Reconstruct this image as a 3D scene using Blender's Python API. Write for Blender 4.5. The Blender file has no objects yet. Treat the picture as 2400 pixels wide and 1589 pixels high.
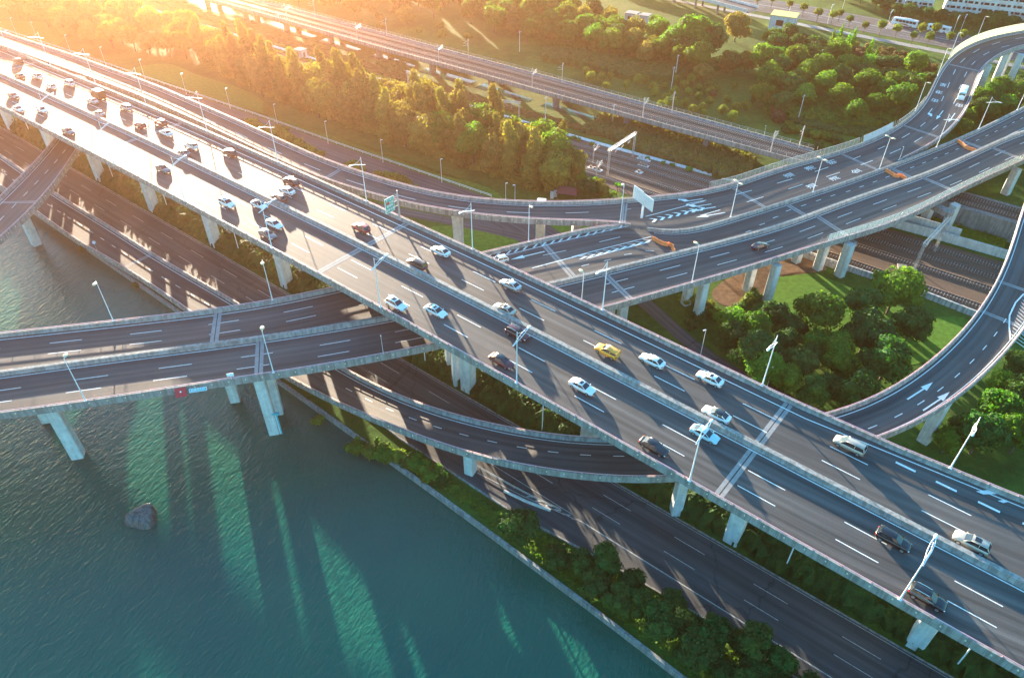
import bpy, bmesh, math, random
from mathutils import Vector, Matrix
random.seed(7)
R = math.radians
SC = bpy.context.scene
WATER = -1.2
COL = SC.collection

# ------------------------------------------------------------------ camera, sky, sun, exposure
F_PX, PITCH, ROLL, CAM_Z = 1706.76, R(39.7508), R(0.2898), 110.145
cam_d = bpy.data.cameras.new("camera")
cam = bpy.data.objects.new("camera", cam_d)
COL.objects.link(cam)
cam_d.sensor_width = 36.0
cam_d.lens = F_PX / 2400 * 36
cam_d.clip_start = 1.0
cam_d.clip_end = 6000
_fw = Vector((0, math.cos(PITCH), -math.sin(PITCH)))
_r0 = Vector((1, 0, 0)); _u0 = Vector((0, math.sin(PITCH), math.cos(PITCH)))
_rt = _r0 * math.cos(ROLL) + _u0 * math.sin(ROLL)
_up = -_r0 * math.sin(ROLL) + _u0 * math.cos(ROLL)
_m = Matrix((_rt, _up, -_fw)).transposed().to_4x4()
_m.translation = Vector((0, 0, CAM_Z))
cam.matrix_world = _m
SC.camera = cam

SUN_EL, SUN_AZ_X, SUN_AZ_Y = R(6.8), -0.385, 0.923
world = bpy.data.worlds.new("World")
SC.world = world
world.use_nodes = True
nt = world.node_tree
bg = nt.nodes["Background"]
sky = nt.nodes.new("ShaderNodeTexSky")
sky.sky_type = 'NISHITA'
sky.sun_disc = False
sky.sun_elevation = SUN_EL
sky.sun_rotation = math.atan2(SUN_AZ_X, SUN_AZ_Y)
sky.air_density = 1.2
sky.dust_density = 0.6
sky.ozone_density = 3.0
tint = nt.nodes.new("ShaderNodeMix"); tint.data_type = 'RGBA'; tint.blend_type = 'MULTIPLY'; tint.inputs[0].default_value = 1.0
tint.inputs[7].default_value = (0.52, 1.0, 1.08, 1)
nt.links.new(sky.outputs[0], tint.inputs[6]); nt.links.new(tint.outputs[2], bg.inputs[0])
bg.inputs[1].default_value = 0.105

sun_d = bpy.data.lights.new("sun", 'SUN')
sun = bpy.data.objects.new("sun", sun_d)
COL.objects.link(sun)
sun_d.energy = 5.0
sun_d.angle = R(0.5)
sun_d.color = (1.0, 0.82, 0.60)
_sd = Vector((SUN_AZ_X * math.cos(SUN_EL), SUN_AZ_Y * math.cos(SUN_EL), math.sin(SUN_EL)))
sun.rotation_euler = _sd.to_track_quat('Z', 'Y').to_euler()
SC.view_settings.view_transform = 'Standard'
SC.view_settings.look = 'None'
SC.view_settings.exposure = 3.25
SC.view_settings.gamma = 1.0

# ------------------------------------------------------------------ survey helpers
# road frame: s runs along the expressway, n across it away from the river
YAW = -0.6654
DS = Vector((math.cos(YAW), math.sin(YAW), 0)); DN = Vector((-math.sin(YAW), math.cos(YAW), 0))
def W(s, n, z=0.0):
    p = DS * s + DN * n
    return Vector((p.x, p.y, z))
def sn(p):
    return p.x * DS.x + p.y * DS.y, p.x * DN.x + p.y * DN.y
def at(q, z):
    """ground position of a surveyed sight line at height z (number, or function of x, y)"""
    d = _fw + _rt * ((q[0] - 1200) / F_PX) - _up * ((q[1] - 794.5) / F_PX)
    zz = z if not callable(z) else 15.0
    for _ in range(1 if not callable(z) else 14):
        t = (zz - CAM_Z) / d.z
        p = Vector((d.x * t, d.y * t, zz))
        if callable(z):
            zz = z(p.x, p.y)
    return p
def tile(x0, y0, s=2.96):
    return lambda X, Y: (x0 + X / s, y0 + Y / s)
a00, a10, a20 = tile(0, 0), tile(800, 0), tile(1600, 0)
a01, a11, a21 = tile(0, 530), tile(800, 530), tile(1600, 530)
a02, a12, a22 = tile(0, 1060), tile(800, 1060), tile(1600, 1060)
def fine(x0, y0):
    return tile(x0, y0, 5.9175)
def lerp(a, b, t):
    return a + (b - a) * t
def interp(x, tab):
    if x <= tab[0][0]: return tab[0][1]
    for (x0, y0), (x1, y1) in zip(tab, tab[1:]):
        if x <= x1:
            t = (x - x0) / (x1 - x0)
            return lerp(y0, y1, t)
    return tab[-1][1]
def smooth_interp(x, tab):
    if x <= tab[0][0]: return tab[0][1]
    if x >= tab[-1][0]: return tab[-1][1]
    for i in range(len(tab) - 1):
        x0, y0 = tab[i]; x1, y1 = tab[i + 1]
        if x <= x1:
            xm, ym = tab[max(i - 1, 0)]; xp, yp = tab[min(i + 2, len(tab) - 1)]
            m0 = (y1 - ym) / (x1 - xm); m1 = (yp - y0) / (xp - x0)
            h = x1 - x0; t = (x - x0) / h
            return (y0 * (2*t**3 - 3*t*t + 1) + m0 * h * (t**3 - 2*t*t + t) + y1 * (-2*t**3 + 3*t*t) + m1 * h * (t**3 - t*t))

# ------------------------------------------------------------------ object helpers
def tag(o, label=None, cat=None, group=None, kind=None):
    if label: o["label"] = label
    if cat: o["category"] = cat
    if group: o["group"] = group
    if kind: o["kind"] = kind
    return o
def empty(name, loc=(0, 0, 0), rz=0.0):
    o = bpy.data.objects.new(name, None)
    COL.objects.link(o)
    o.location = loc; o.rotation_euler = (0, 0, rz)
    o.empty_display_size = 0.5
    return o
def copy_tree(o, parent=None):
    c = o.copy(); COL.objects.link(c)
    if parent is not None:
        c.parent = parent
    for ch in o.children:
        copy_tree(ch, c)
    return c
class MB:
    """collects faces and builds them as one mesh object"""
    def __init__(self):
        self.v = []; self.f = []; self.m = []; self.uv = []
    def face(self, pts, mi=0, uv=None):
        i = len(self.v)
        self.v += [tuple(p) for p in pts]
        self.f.append(tuple(range(i, i + len(pts)))); self.m.append(mi)
        self.uv.append(uv if uv else [(0, 0)] * len(pts))
    def raw(self, vs, fs, mi=0, uvs=None):
        i = len(self.v)
        self.v += [tuple(p) for p in vs]
        for k, f in enumerate(fs):
            self.f.append(tuple(a + i for a in f)); self.m.append(mi)
            self.uv.append([uvs[a] for a in f] if uvs else [(0, 0)] * len(f))
    def box(self, c, half, rot=None, mi=0, taper=1.0):
        vs = []
        for sz in (-1, 1):
            k = taper if sz > 0 else 1.0
            for sx, sy in ((-1, -1), (1, -1), (1, 1), (-1, 1)):
                p = Vector((sx * half[0] * k, sy * half[1] * k, sz * half[2]))
                if rot is not None: p = rot @ p
                vs.append(Vector(c) + p)
        self.raw(vs, [(3, 2, 1, 0), (4, 5, 6, 7), (0, 1, 5, 4), (1, 2, 6, 5), (2, 3, 7, 6), (3, 0, 4, 7)], mi)
    def tube(self, pts, r, n=8, mi=0, cap=True, r1=None):
        pts = [Vector(p) for p in pts]
        rings = []
        for i, p in enumerate(pts):
            a = pts[max(i - 1, 0)]; b = pts[min(i + 1, len(pts) - 1)]
            t = (b - a).normalized()
            ref = Vector((0, 0, 1)) if abs(t.z) < 0.9 else Vector((1, 0, 0))
            x = t.cross(ref).normalized(); y = x.cross(t).normalized()
            rr = r if r1 is None else lerp(r, r1, i / (len(pts) - 1))
            rings.append([p + x * (rr * math.cos(2 * math.pi * k / n)) + y * (rr * math.sin(2 * math.pi * k / n)) for k in range(n)])
        vs = [v for g in rings for v in g]; fs = []
        for i in range(len(rings) - 1):
            for k in range(n):
                k2 = (k + 1) % n
                fs.append((i * n + k, i * n + k2, (i + 1) * n + k2, (i + 1) * n + k))
        if cap:
            fs.append(tuple(range(n - 1, -1, -1))); fs.append(tuple(range((len(rings) - 1) * n, len(rings) * n)))
        self.raw(vs, fs, mi)
    def sweep(self, stations, mi=0, closed=True, cap=True, uvu=None):
        """stations: list of equal-length profiles (lists of points)"""
        n = len(stations[0]); vs = [p for st in stations for p in st]; fs = []
        uvs = None
        if uvu is not None:
            uvs = [(uvu[i], uvu_v) for i, st in enumerate(stations) for uvu_v in _prof_len(st)]
        for i in range(len(stations) - 1):
            for k in range(n if closed else n - 1):
                k2 = (k + 1) % n
                fs.append((i * n + k, (i + 1) * n + k, (i + 1) * n + k2, i * n + k2))
        if cap and closed:
            fs.append(tuple(range(n))); fs.append(tuple(range(len(stations) * n - 1, (len(stations) - 1) * n - 1, -1)))
        self.raw(vs, fs, mi, uvs)
    def build(self, name, mats, parent=None, smooth=False, loc=None, fixnormals=True):
        me = bpy.data.meshes.new(name)
        me.from_pydata(self.v, [], self.f)
        if not isinstance(mats, (list, tuple)): mats = [mats]
        for m in mats: me.materials.append(m)
        me.polygons.foreach_set("material_index", self.m)
        if any(any(c != (0, 0) for c in u) for u in self.uv[:50]):
            lay = me.uv_layers.new(name="UVMap")
            flat = [x for u in self.uv for c in u for x in c]
            lay.data.foreach_set("uv", flat)
        if fixnormals:
            bm = bmesh.new(); bm.from_mesh(me)
            bmesh.ops.recalc_face_normals(bm, faces=bm.faces)
            bm.to_mesh(me); bm.free()
        if smooth:
            me.polygons.foreach_set("use_smooth", [True] * len(me.polygons))
        me.update()
        o = bpy.data.objects.new(name, me)
        COL.objects.link(o)
        if parent is not None: o.parent = parent
        if loc is not None: o.location = loc
        return o
def _prof_len(st):
    out = [0.0]
    for a, b in zip(st, st[1:]):
        out.append(out[-1] + (Vector(b) - Vector(a)).length)
    return out

# ------------------------------------------------------------------ materials
def mat_new(name):
    m = bpy.data.materials.new(name); m.use_nodes = True
    t = m.node_tree; b = t.nodes["Principled BSDF"]
    return m, t, b
def node(t, typ, **kw):
    n = t.nodes.new(typ)
    for k, v in kw.items(): setattr(n, k, v)
    return n
def ramp(t, fac, stops):
    r = node(t, "ShaderNodeValToRGB")
    el = r.color_ramp.elements
    el[0].position, el[0].color = stops[0][0], (*stops[0][1], 1)
    el[1].position, el[1].color = stops[-1][0], (*stops[-1][1], 1)
    for p, c in stops[1:-1]:
        e = el.new(p); e.color = (*c, 1)
    t.links.new(fac, r.inputs[0])
    return r.outputs[0]
def noise(t, vec, scale, detail=4, rough=0.6):
    n = node(t, "ShaderNodeTexNoise")
    n.inputs["Scale"].default_value = scale; n.inputs["Detail"].default_value = detail; n.inputs["Roughness"].default_value = rough
    if vec is not None: t.links.new(vec, n.inputs["Vector"])
    return n.outputs["Fac"]
def mapping(t, src, scale=(1, 1, 1), rot=(0, 0, 0)):
    mp = node(t, "ShaderNodeMapping")
    mp.inputs["Scale"].default_value = scale; mp.inputs["Rotation"].default_value = rot
    t.links.new(src, mp.inputs["Vector"])
    return mp.outputs[0]
def mixc(t, fac, a, b, mode='MIX'):
    m = node(t, "ShaderNodeMix", data_type='RGBA', blend_type=mode)
    for i, x in ((0, fac), (6, a), (7, b)):
        if hasattr(x, "is_linked"): t.links.new(x, m.inputs[i])
        elif i == 0: m.inputs[0].default_value = x
        else: m.inputs[i].default_value = (*x, 1)
    return m.outputs[2]
def bump(t, b, h, strength=0.3, dist=0.05):
    n = node(t, "ShaderNodeBump"); n.inputs["Strength"].default_value = strength; n.inputs["Distance"].default_value = dist
    t.links.new(h, n.inputs["Height"]); t.links.new(n.outputs[0], b.inputs["Normal"])
def plain(name, col, rough=0.6, metal=0.0, spec=0.5, coat=0.0, var=0.12, vscale=1.5):
    m, t, b = mat_new(name)
    b.inputs["Roughness"].default_value = rough; b.inputs["Metallic"].default_value = metal
    b.inputs["Specular IOR Level"].default_value = spec; b.inputs["Coat Weight"].default_value = coat
    g = node(t, "ShaderNodeNewGeometry")
    f = noise(t, g.outputs["Position"], vscale, 5)
    lo = tuple(c * (1 - var) for c in col); hi = tuple(min(1, c * (1 + var)) for c in col)
    t.links.new(ramp(t, f, [(0.3, lo), (0.7, hi)]), b.inputs["Base Color"])
    return m
def asphalt(name, col, rough=0.6, spec=0.5, grain=0.35, cracks=False):
    m, t, b = mat_new(name)
    uv = node(t, "ShaderNodeUVMap"); uv.uv_map = "UVMap"
    g = node(t, "ShaderNodeNewGeometry")
    st = noise(t, mapping(t, uv.outputs[0], (0.012, 0.75, 1)), 1.0, 5, 0.65)     # wheel tracks run along the road
    st2 = noise(t, mapping(t, uv.outputs[0], (0.05, 0.35, 1)), 1.0, 3)
    gr = noise(t, g.outputs["Position"], 9.0, 2)
    pt = noise(t, g.outputs["Position"], 0.11, 4)
    c1 = ramp(t, st, [(0.34, tuple(c * 0.62 for c in col)), (0.5, col), (0.66, tuple(c * 1.4 for c in col))])
    c2 = mixc(t, 0.5, c1, ramp(t, st2, [(0.3, (0.75, 0.75, 0.76)), (0.7, (1.22, 1.2, 1.17))]), 'MULTIPLY')
    c3 = mixc(t, grain, c2, ramp(t, gr, [(0.3, (0.6, 0.6, 0.6)), (0.7, (1.4, 1.4, 1.4))]), 'MULTIPLY')
    c4 = mixc(t, 0.5, c3, ramp(t, pt, [(0.35, (0.82, 0.82, 0.84)), (0.65, (1.15, 1.14, 1.12))]), 'MULTIPLY')
    # polished wheel paths and oil line repeat with the lane width
    sp = node(t, "ShaderNodeSeparateXYZ"); t.links.new(uv.outputs[0], sp.inputs[0])
    ml = node(t, "ShaderNodeMath", operation='MULTIPLY'); ml.inputs[1].default_value = 2 * math.pi / 1.875; t.links.new(sp.outputs[1], ml.inputs[0])
    sn_ = node(t, "ShaderNodeMath", operation='SINE'); t.links.new(ml.outputs[0], sn_.inputs[0])
    mr = node(t, "ShaderNodeMapRange"); mr.inputs[1].default_value = -1; mr.inputs[2].default_value = 1; t.links.new(sn_.outputs[0], mr.inputs[0])
    c4 = mixc(t, 0.55, c4, ramp(t, mr.outputs[0], [(0.15, (0.84, 0.84, 0.85)), (0.85, (1.12, 1.11, 1.1))]), 'MULTIPLY')
    pb = node(t, "ShaderNodeTexVoronoi"); pb.feature = 'F1'; pb.inputs["Scale"].default_value = 1.0; t.links.new(mapping(t, uv.outputs[0], (0.028, 0.20, 1)), pb.inputs["Vector"])
    c4 = mixc(t, 0.22, c4, ramp(t, pb.outputs["Color"], [(0.30, (0.75, 0.75, 0.76)), (0.34, (1.0, 1.0, 1.0)), (0.80, (1.06, 1.05, 1.04))]), 'MULTIPLY')
    if cracks:
        vo = node(t, "ShaderNodeTexVoronoi"); vo.feature = 'DISTANCE_TO_EDGE'; vo.inputs["Scale"].default_value = 0.055; vo.inputs["Randomness"].default_value = 1.0
        ds = node(t, "ShaderNodeMix", data_type='VECTOR'); ds.inputs[0].default_value = 0.04
        nz = node(t, "ShaderNodeTexNoise"); nz.inputs["Scale"].default_value = 0.5; t.links.new(g.outputs["Position"], nz.inputs["Vector"])
        ad = node(t, "ShaderNodeVectorMath", operation='MULTIPLY_ADD'); ad.inputs[1].default_value = (3, 3, 0); t.links.new(nz.outputs["Color"], ad.inputs[0]); t.links.new(g.outputs["Position"], ad.inputs[2])
        t.links.new(ad.outputs[0], vo.inputs["Vector"])
        c4 = mixc(t, 0.5, c4, ramp(t, vo.outputs["Distance"], [(0.004, (0.25, 0.25, 0.26)), (0.009, (1, 1, 1))]), 'MULTIPLY')
    t.links.new(c4, b.inputs["Base Color"])
    b.inputs["Roughness"].default_value = rough; b.inputs["Specular IOR Level"].default_value = spec
    bump(t, b, gr, 0.25, 0.02)
    return m
def concrete(name, col, stain=0.5, rough=0.85):
    m, t, b = mat_new(name)
    g = node(t, "ShaderNodeNewGeometry")
    f = noise(t, g.outputs["Position"], 0.8, 6)
    v = noise(t, mapping(t, g.outputs["Position"], (1.6, 1.6, 0.12)), 1.0, 4)
    c1 = ramp(t, f, [(0.3, tuple(c * 0.8 for c in col)), (0.7, tuple(c * 1.12 for c in col))])
    c2 = mixc(t, stain, c1, ramp(t, v, [(0.42, (0.42, 0.41, 0.40)), (0.56, (1, 1, 1))]), 'MULTIPLY')
    t.links.new(c2, b.inputs["Base Color"])
    b.inputs["Roughness"].default_value = rough
    b.inputs["Specular IOR Level"].default_value = 0.3
    bump(t, b, f, 0.15, 0.05)
    return m
M = {}
M['asphalt'] = asphalt('asphalt', (0.070, 0.069, 0.068), 0.74, 0.22)
M['asphalt_old'] = asphalt('asphalt_old', (0.064, 0.066, 0.068), 0.75, 0.3, cracks=True)
M['concrete'] = concrete('concrete', (0.30, 0.295, 0.28), 0.6)
M['concrete_pale'] = concrete('concrete_pale', (0.60, 0.59, 0.57), 0.22)
M['concrete_dark'] = concrete('concrete_dark', (0.24, 0.23, 0.22), 0.5)
M['paint'] = plain('white_paint', (0.72, 0.72, 0.70), 0.6, var=0.18, vscale=4)
M['paint_worn'] = plain('worn_paint', (0.36, 0.36, 0.35), 0.7, var=0.4, vscale=2.5)
M['pink'] = plain('pink_rail', (0.66, 0.34, 0.37), 0.45, var=0.15)
M['steel'] = plain('white_steel', (0.74, 0.75, 0.76), 0.35, spec=0.6, var=0.05)
M['galv'] = plain('galvanised', (0.42, 0.43, 0.44), 0.45, metal=0.5, var=0.1)
M['lampglass'] = plain('lamp_glass', (0.70, 0.56, 0.33), 0.3, var=0.05)
M['rubber'] = plain('joint_rubber', (0.012, 0.012, 0.013), 0.7)
M['joint'] = concrete('joint_concrete', (0.27, 0.265, 0.26), 0.15)
M['stud'] = plain('fascia_stud', (0.72, 0.66, 0.46), 0.4)
# ------------------------------------------------------------------ road builder
def resample(pts, step):
    """Catmull-Rom through pts, dense polyline"""
    pts = [Vector(p) for p in pts]; out = []
    for i in range(len(pts) - 1):
        p0 = pts[max(i - 1, 0)]; p1 = pts[i]; p2 = pts[i + 1]; p3 = pts[min(i + 2, len(pts) - 1)]
        L = (p2 - p1).length
        m1 = (p2 - p0) / max((p2 - p0).length, 1e-6) * L; m2 = (p3 - p1) / max((p3 - p1).length, 1e-6) * L
        k = max(1, int(L / step))
        for j in range(k):
            t = j / k
            out.append(p1 * (2*t**3 - 3*t*t + 1) + m1 * (t**3 - 2*t*t + t) + p2 * (-2*t**3 + 3*t*t) + m2 * (t**3 - t*t))
    out.append(pts[-1])
    return out
def even(pts, n):
    acc = [0]
    for a, b in zip(pts, pts[1:]): acc.append(acc[-1] + (b - a).length)
    out = []; j = 0
    for i in range(n):
        d = acc[-1] * i / (n - 1)
        while j < len(acc) - 2 and acc[j + 1] < d: j += 1
        t = (d - acc[j]) / max(acc[j + 1] - acc[j], 1e-9)
        out.append(pts[j].lerp(pts[j + 1], min(max(t, 0), 1)))
    return out
def calm(pts, win=9, passes=3):
    """take the surveying jitter out of an edge line"""
    pts = even(pts, len(pts))
    for _ in range(passes):
        out = []
        for i in range(len(pts)):
            k = min(win, i, len(pts) - 1 - i)
            out.append(sum((pts[j] for j in range(i - k, i + k + 1)), Vector()) / (2 * k + 1))
        pts = out
    return pts
class Road:
    """a carriageway or deck between a left and a right edge line"""
    def __init__(self, L, Rr, step=3.0, spline=True):
        if spline:
            L = calm(resample(L, 1.0)); Rr = calm(resample(Rr, 1.0))
        ln = max(sum((b - a).length for a, b in zip(L, L[1:])), sum((b - a).length for a, b in zip(Rr, Rr[1:])))
        n = max(2, int(ln / step))
        if not spline:
            L = even(L, n); Rr = even(Rr, n)
        else:           # pair each left station with the right-hand point straight across the road
            L = even(L, n); D_ = even(Rr, n * 8); Rr = []; j = 0
            for p in L:
                best = min(range(j, min(j + 120, len(D_))), key=lambda k: (D_[k] - p).length_squared)
                j = best; Rr.append(D_[best])
            Rr = [sum((Rr[min(max(k, 0), n - 1)] for k in (i - 1, i, i + 1)), Vector()) / 3 if 0 < i < n - 1 else Rr[i] for i in range(n)]
        self.L, self.R = L, Rr
        self.mid = [(a + b) / 2 for a, b in zip(L, Rr)]
        self.u = [0.0]
        for a, b in zip(self.mid, self.mid[1:]): self.u.append(self.u[-1] + (b - a).length)
        self.len = self.u[-1]
    def st(self, u):
        u = min(max(u, 0), self.len)
        lo, hi = 0, len(self.u) - 2
        while lo < hi:
            m = (lo + hi + 1) // 2
            if self.u[m] <= u: lo = m
            else: hi = m - 1
        t = (u - self.u[lo]) / max(self.u[lo + 1] - self.u[lo], 1e-9)
        return self.L[lo].lerp(self.L[lo + 1], t), self.R[lo].lerp(self.R[lo + 1], t)
    def pos(self, u, v, dz=0.0, right=False):
        a, b = self.st(u)
        w = (b - a).length
        p = b + (a - b) * (v / w) if right else a + (b - a) * (v / w)
        return p + Vector((0, 0, dz))
    def dirs(self, u):
        a, b = self.st(max(u - 0.5, 0)); c, d = self.st(min(u + 0.5, self.len))
        t = ((c + d) - (a + b)).normalized()
        a, b = self.st(u)
        return t, (b - a).normalized()          # along, left to right
    def locate(self, p):
        best = None
        for i in range(len(self.mid) - 1):
            a, b = self.L[i], self.R[i]; c, d = self.L[i + 1], self.R[i + 1]
            m0, m1 = self.mid[i], self.mid[i + 1]
            e = (m1 - m0).xy; t = ((p - m0).xy.dot(e)) / max(e.dot(e), 1e-9)
            if -0.6 <= t <= 1.6:
                t = min(max(t, 0), 1)
                l = a.lerp(c, t); r = b.lerp(d, t)
                x = (r - l).xy; v = (p - l).xy.dot(x) / x.length
                dist = abs((p - (m0.lerp(m1, t))).xy.dot(e.normalized()))
                off = 0 if -2 < v < x.length + 2 else 100 + abs(v)
                if best is None or dist + off < best[0]:
                    best = (dist + off, lerp(self.u[i], self.u[i + 1], t), v)
        return best[1], best[2]
def road_surface(rd, name, mat, parent, inset=0.4, dz=0.0, u0=0, u1=None):
    mb = MB(); vs = []; uv = []; fs = []; k = 0
    n = len(rd.mid)
    for i in range(n):
        if rd.u[i] < u0 or (u1 is not None and rd.u[i] > u1): continue
        l, r = rd.L[i], rd.R[i]; x = (r - l).normalized()
        a = l + x * inset; b = r - x * inset
        w = (b - a).length
        for j in range(5):
            p = a.lerp(b, j / 4); vs.append(p + Vector((0, 0, dz))); uv.append((rd.u[i] + 0.001, w * j / 4))
        if k:
            for j in range(4):
                o = (k - 1) * 5 + j
                fs.append((o, o + 1, o + 6, o + 5))
        k += 1
    mb.raw(vs, fs, 0, uv)
    return mb.build(name, mat, parent, fixnormals=False)
def deck_body(rd, parent, mat, depth=1.9, wing=2.4, u0=0, u1=None, name='deck'):
    """slab with cantilever wings on a box girder"""
    mb = MB(); sts = []
    for i in range(len(rd.mid)):
        if rd.u[i] < u0 or (u1 is not None and rd.u[i] > u1): continue
        l, r = rd.L[i], rd.R[i]; x = (r - l).normalized(); w = (r - l).length
        wg = min(wing, w * 0.3)
        pr = [(0.02, -0.03), (w - 0.02, -0.03), (w - 0.02, -0.45), (w - wg, -0.75), (w - wg - 0.5, -depth), (wg + 0.5, -depth), (wg, -0.75), (0.02, -0.45)]
        sts.append([l + x * a + Vector((0, 0, b)) for a, b in pr])
    mb.sweep(sts)
    return mb.build(name, mat, parent)
def edge_line(rd, side):
    """points of one edge with the inward direction"""
    E = rd.L if side == 'L' else rd.R
    X = [((b - a).normalized() if side == 'L' else (a - b).normalized()) for a, b in zip(rd.L, rd.R)]
    return E, X
def parapet(rd, side, parent, mat, h=0.85, u0=0, u1=None, studs=True, drop=0.75, name='parapet'):
    E, X = edge_line(rd, side); mb = MB(); sts = []; lastu = -99
    for i in range(len(E)):
        if rd.u[i] < u0 or (u1 is not None and rd.u[i] > u1): continue
        e, x = E[i], X[i]
        pr = [(-0.06, -drop), (-0.06, h - 0.1), (-0.10, h - 0.1), (-0.10, h), (0.22, h), (0.26, 0.3), (0.44, 0.08), (0.44, -0.02), (0.0, -0.02), (0.0, -drop)]
        sts.append([e + x * a + Vector((0, 0, b)) for a, b in pr])
    mb.sweep(sts)
    if studs:
        u = max(u0, 1.0); ue = rd.len if u1 is None else u1
        while u < ue - 1:
            a, b = rd.st(u); e = a if side == 'L' else b; x = ((b - a) if side == 'L' else (a - b)).normalized()
            t, _ = rd.dirs(u)
            c = e - x * 0.12 + Vector((0, 0, 0.28))
            mb.tube([c + x * 0.1, c - x * 0.07], 0.11, 8, 1)
            # panel joints on the fascia
            c2, _ = rd.dirs(u)
            u += 3.0
    return mb.build(name, [mat, M['stud']], parent)
def guard_rail(rd, side, parent, mat, z=1.12, off=0.06, gap=4.0, u0=0, u1=None, name='guard_rail', r=0.075, base=0.82):
    E, X = edge_line(rd, side); mb = MB(); pts = []
    for i in range(len(E)):
        if rd.u[i] < u0 or (u1 is not None and rd.u[i] > u1): continue
        pts.append(E[i] + X[i] * off + Vector((0, 0, z)))
    if len(pts) > 1: mb.tube(pts, r, 6)
    u = u0 + 1.0; ue = rd.len if u1 is None else u1
    while u < ue:
        a, b = rd.st(u); e = a if side == 'L' else b; x = ((b - a) if side == 'L' else (a - b)).normalized()
        t, _ = rd.dirs(u)
        c = e + x * off + Vector((0, 0, (z + base) / 2))
        rot = Matrix((t, x, Vector((0, 0, 1)))).transposed()
        mb.box(c, (0.07, 0.10, (z - base) / 2), rot)
        u += gap
    return mb.build(name, mat, parent)
def median(rd, vfun, parent, mat, w=0.5, h=0.9, u0=0, u1=None, name='median_barrier', step=3.0):
    """concrete barrier along a line at distance vfun(u) from the left edge; w is the top width"""
    mb = MB(); sts = []; u = u0; ue = rd.len if u1 is None else u1
    while u <= ue + 0.01:
        v = vfun(u); a, b = rd.st(u); x = (b - a).normalized(); c = a + x * v
        t = w / 2
        pr = [(-t - 0.2, -0.02), (-t - 0.2, 0.1), (-t - 0.05, 0.3), (-t, h), (t, h), (t + 0.05, 0.3), (t + 0.2, 0.1), (t + 0.2, -0.02)]
        sts.append([c + x * p + Vector((0, 0, q)) for p, q in pr])
        u += step
    mb.sweep(sts)
    return mb.build(name, mat, parent)
class Marks:
    """painted markings of one road, laid just above its surface"""
    def __init__(self, rd, dz=0.012):
        self.rd = rd; self.mb = MB(); self.dz = dz
    def strip(self, u0, u1, v, w=0.15, right=False, v1=None):
        rd = self.rd; n = max(1, int((u1 - u0) / 2.5)); prev = None
        for i in range(n + 1):
            u = lerp(u0, u1, i / n)
            vv = v if v1 is None else lerp(v, v1, i / n)
            p = rd.pos(u, vv - w / 2, self.dz, right); q = rd.pos(u, vv + w / 2, self.dz, right)
            if prev: self.mb.face([prev[0], prev[1], q, p])
            prev = (p, q)
    def dashes(self, v, phase, period=15.0, L=6.0, w=0.15, u0=0, u1=None, right=False):
        ue = self.rd.len if u1 is None else u1
        u = phase - math.ceil((phase - u0) / period) * period
        while u < ue:
            if u + L > u0: self.strip(max(u, u0), min(u + L, ue), v, w, right)
            u += period
    def quad(self, pts):
        out = []
        for p in pts:
            p = Vector(p); u, v = self.rd.locate(p); p.z = self.rd.pos(u, v).z + self.dz + .012; out.append(p)
        self.mb.face(out)
    def arrow(self, u, v, sgn=1, L=6.0, turn=0):
        P = lambda a, b: self.rd.pos(u + a * sgn, v + b * sgn, self.dz)
        if turn == 0:
            self.mb.face([P(0, -.15), P(0, .15), P(L * .62, .15), P(L * .62, -.15)])
            self.mb.face([P(L * .62, -.62), P(L * .62, .62), P(L, 0)])
        else:
            self.mb.face([P(0, -.12), P(0, .12), P(L * .55, .12), P(L * .55, -.12)])
            self.mb.face([P(L * .40, -.10), P(L * .55, -.10), P(L * .55 + .5, turn * 1.0), P(L * .40 + .5, turn * 1.0)])
            self.mb.face([P(L * .36 + .4, turn * .95), P(L * .62 + .4, turn * .95), P(L * .62, turn * 1.7)])
    def build(self, parent, mat=None, name='road_marking'):
        return self.mb.build(name, mat or M['paint'], parent, fixnormals=False)
def joint(rd, u, parent, v0=0.5, v1=None, w=1.5, dz=0.008, skew=0.0):
    a, b = rd.st(u); W_ = (b - a).length; v1 = W_ - 0.5 if v1 is None else v1
    mb = MB()
    P = lambda uu, vv: rd.pos(uu, vv, dz)
    for x0, x1, mi, z in ((-w / 2, -0.09, 0, 0), (0.09, w / 2, 0, 0), (-0.09, 0.09, 1, -0.002)):
        mb.face([P(u + x0, v0) + Vector((0, 0, z)), P(u + x1, v0) + Vector((0, 0, z)), P(u + x1 + skew, v1) + Vector((0, 0, z)), P(u + x0 + skew, v1) + Vector((0, 0, z))], mi)
    return mb.build('expansion_joint', [M['joint'], M['rubber']], parent, fixnormals=False)
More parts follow.
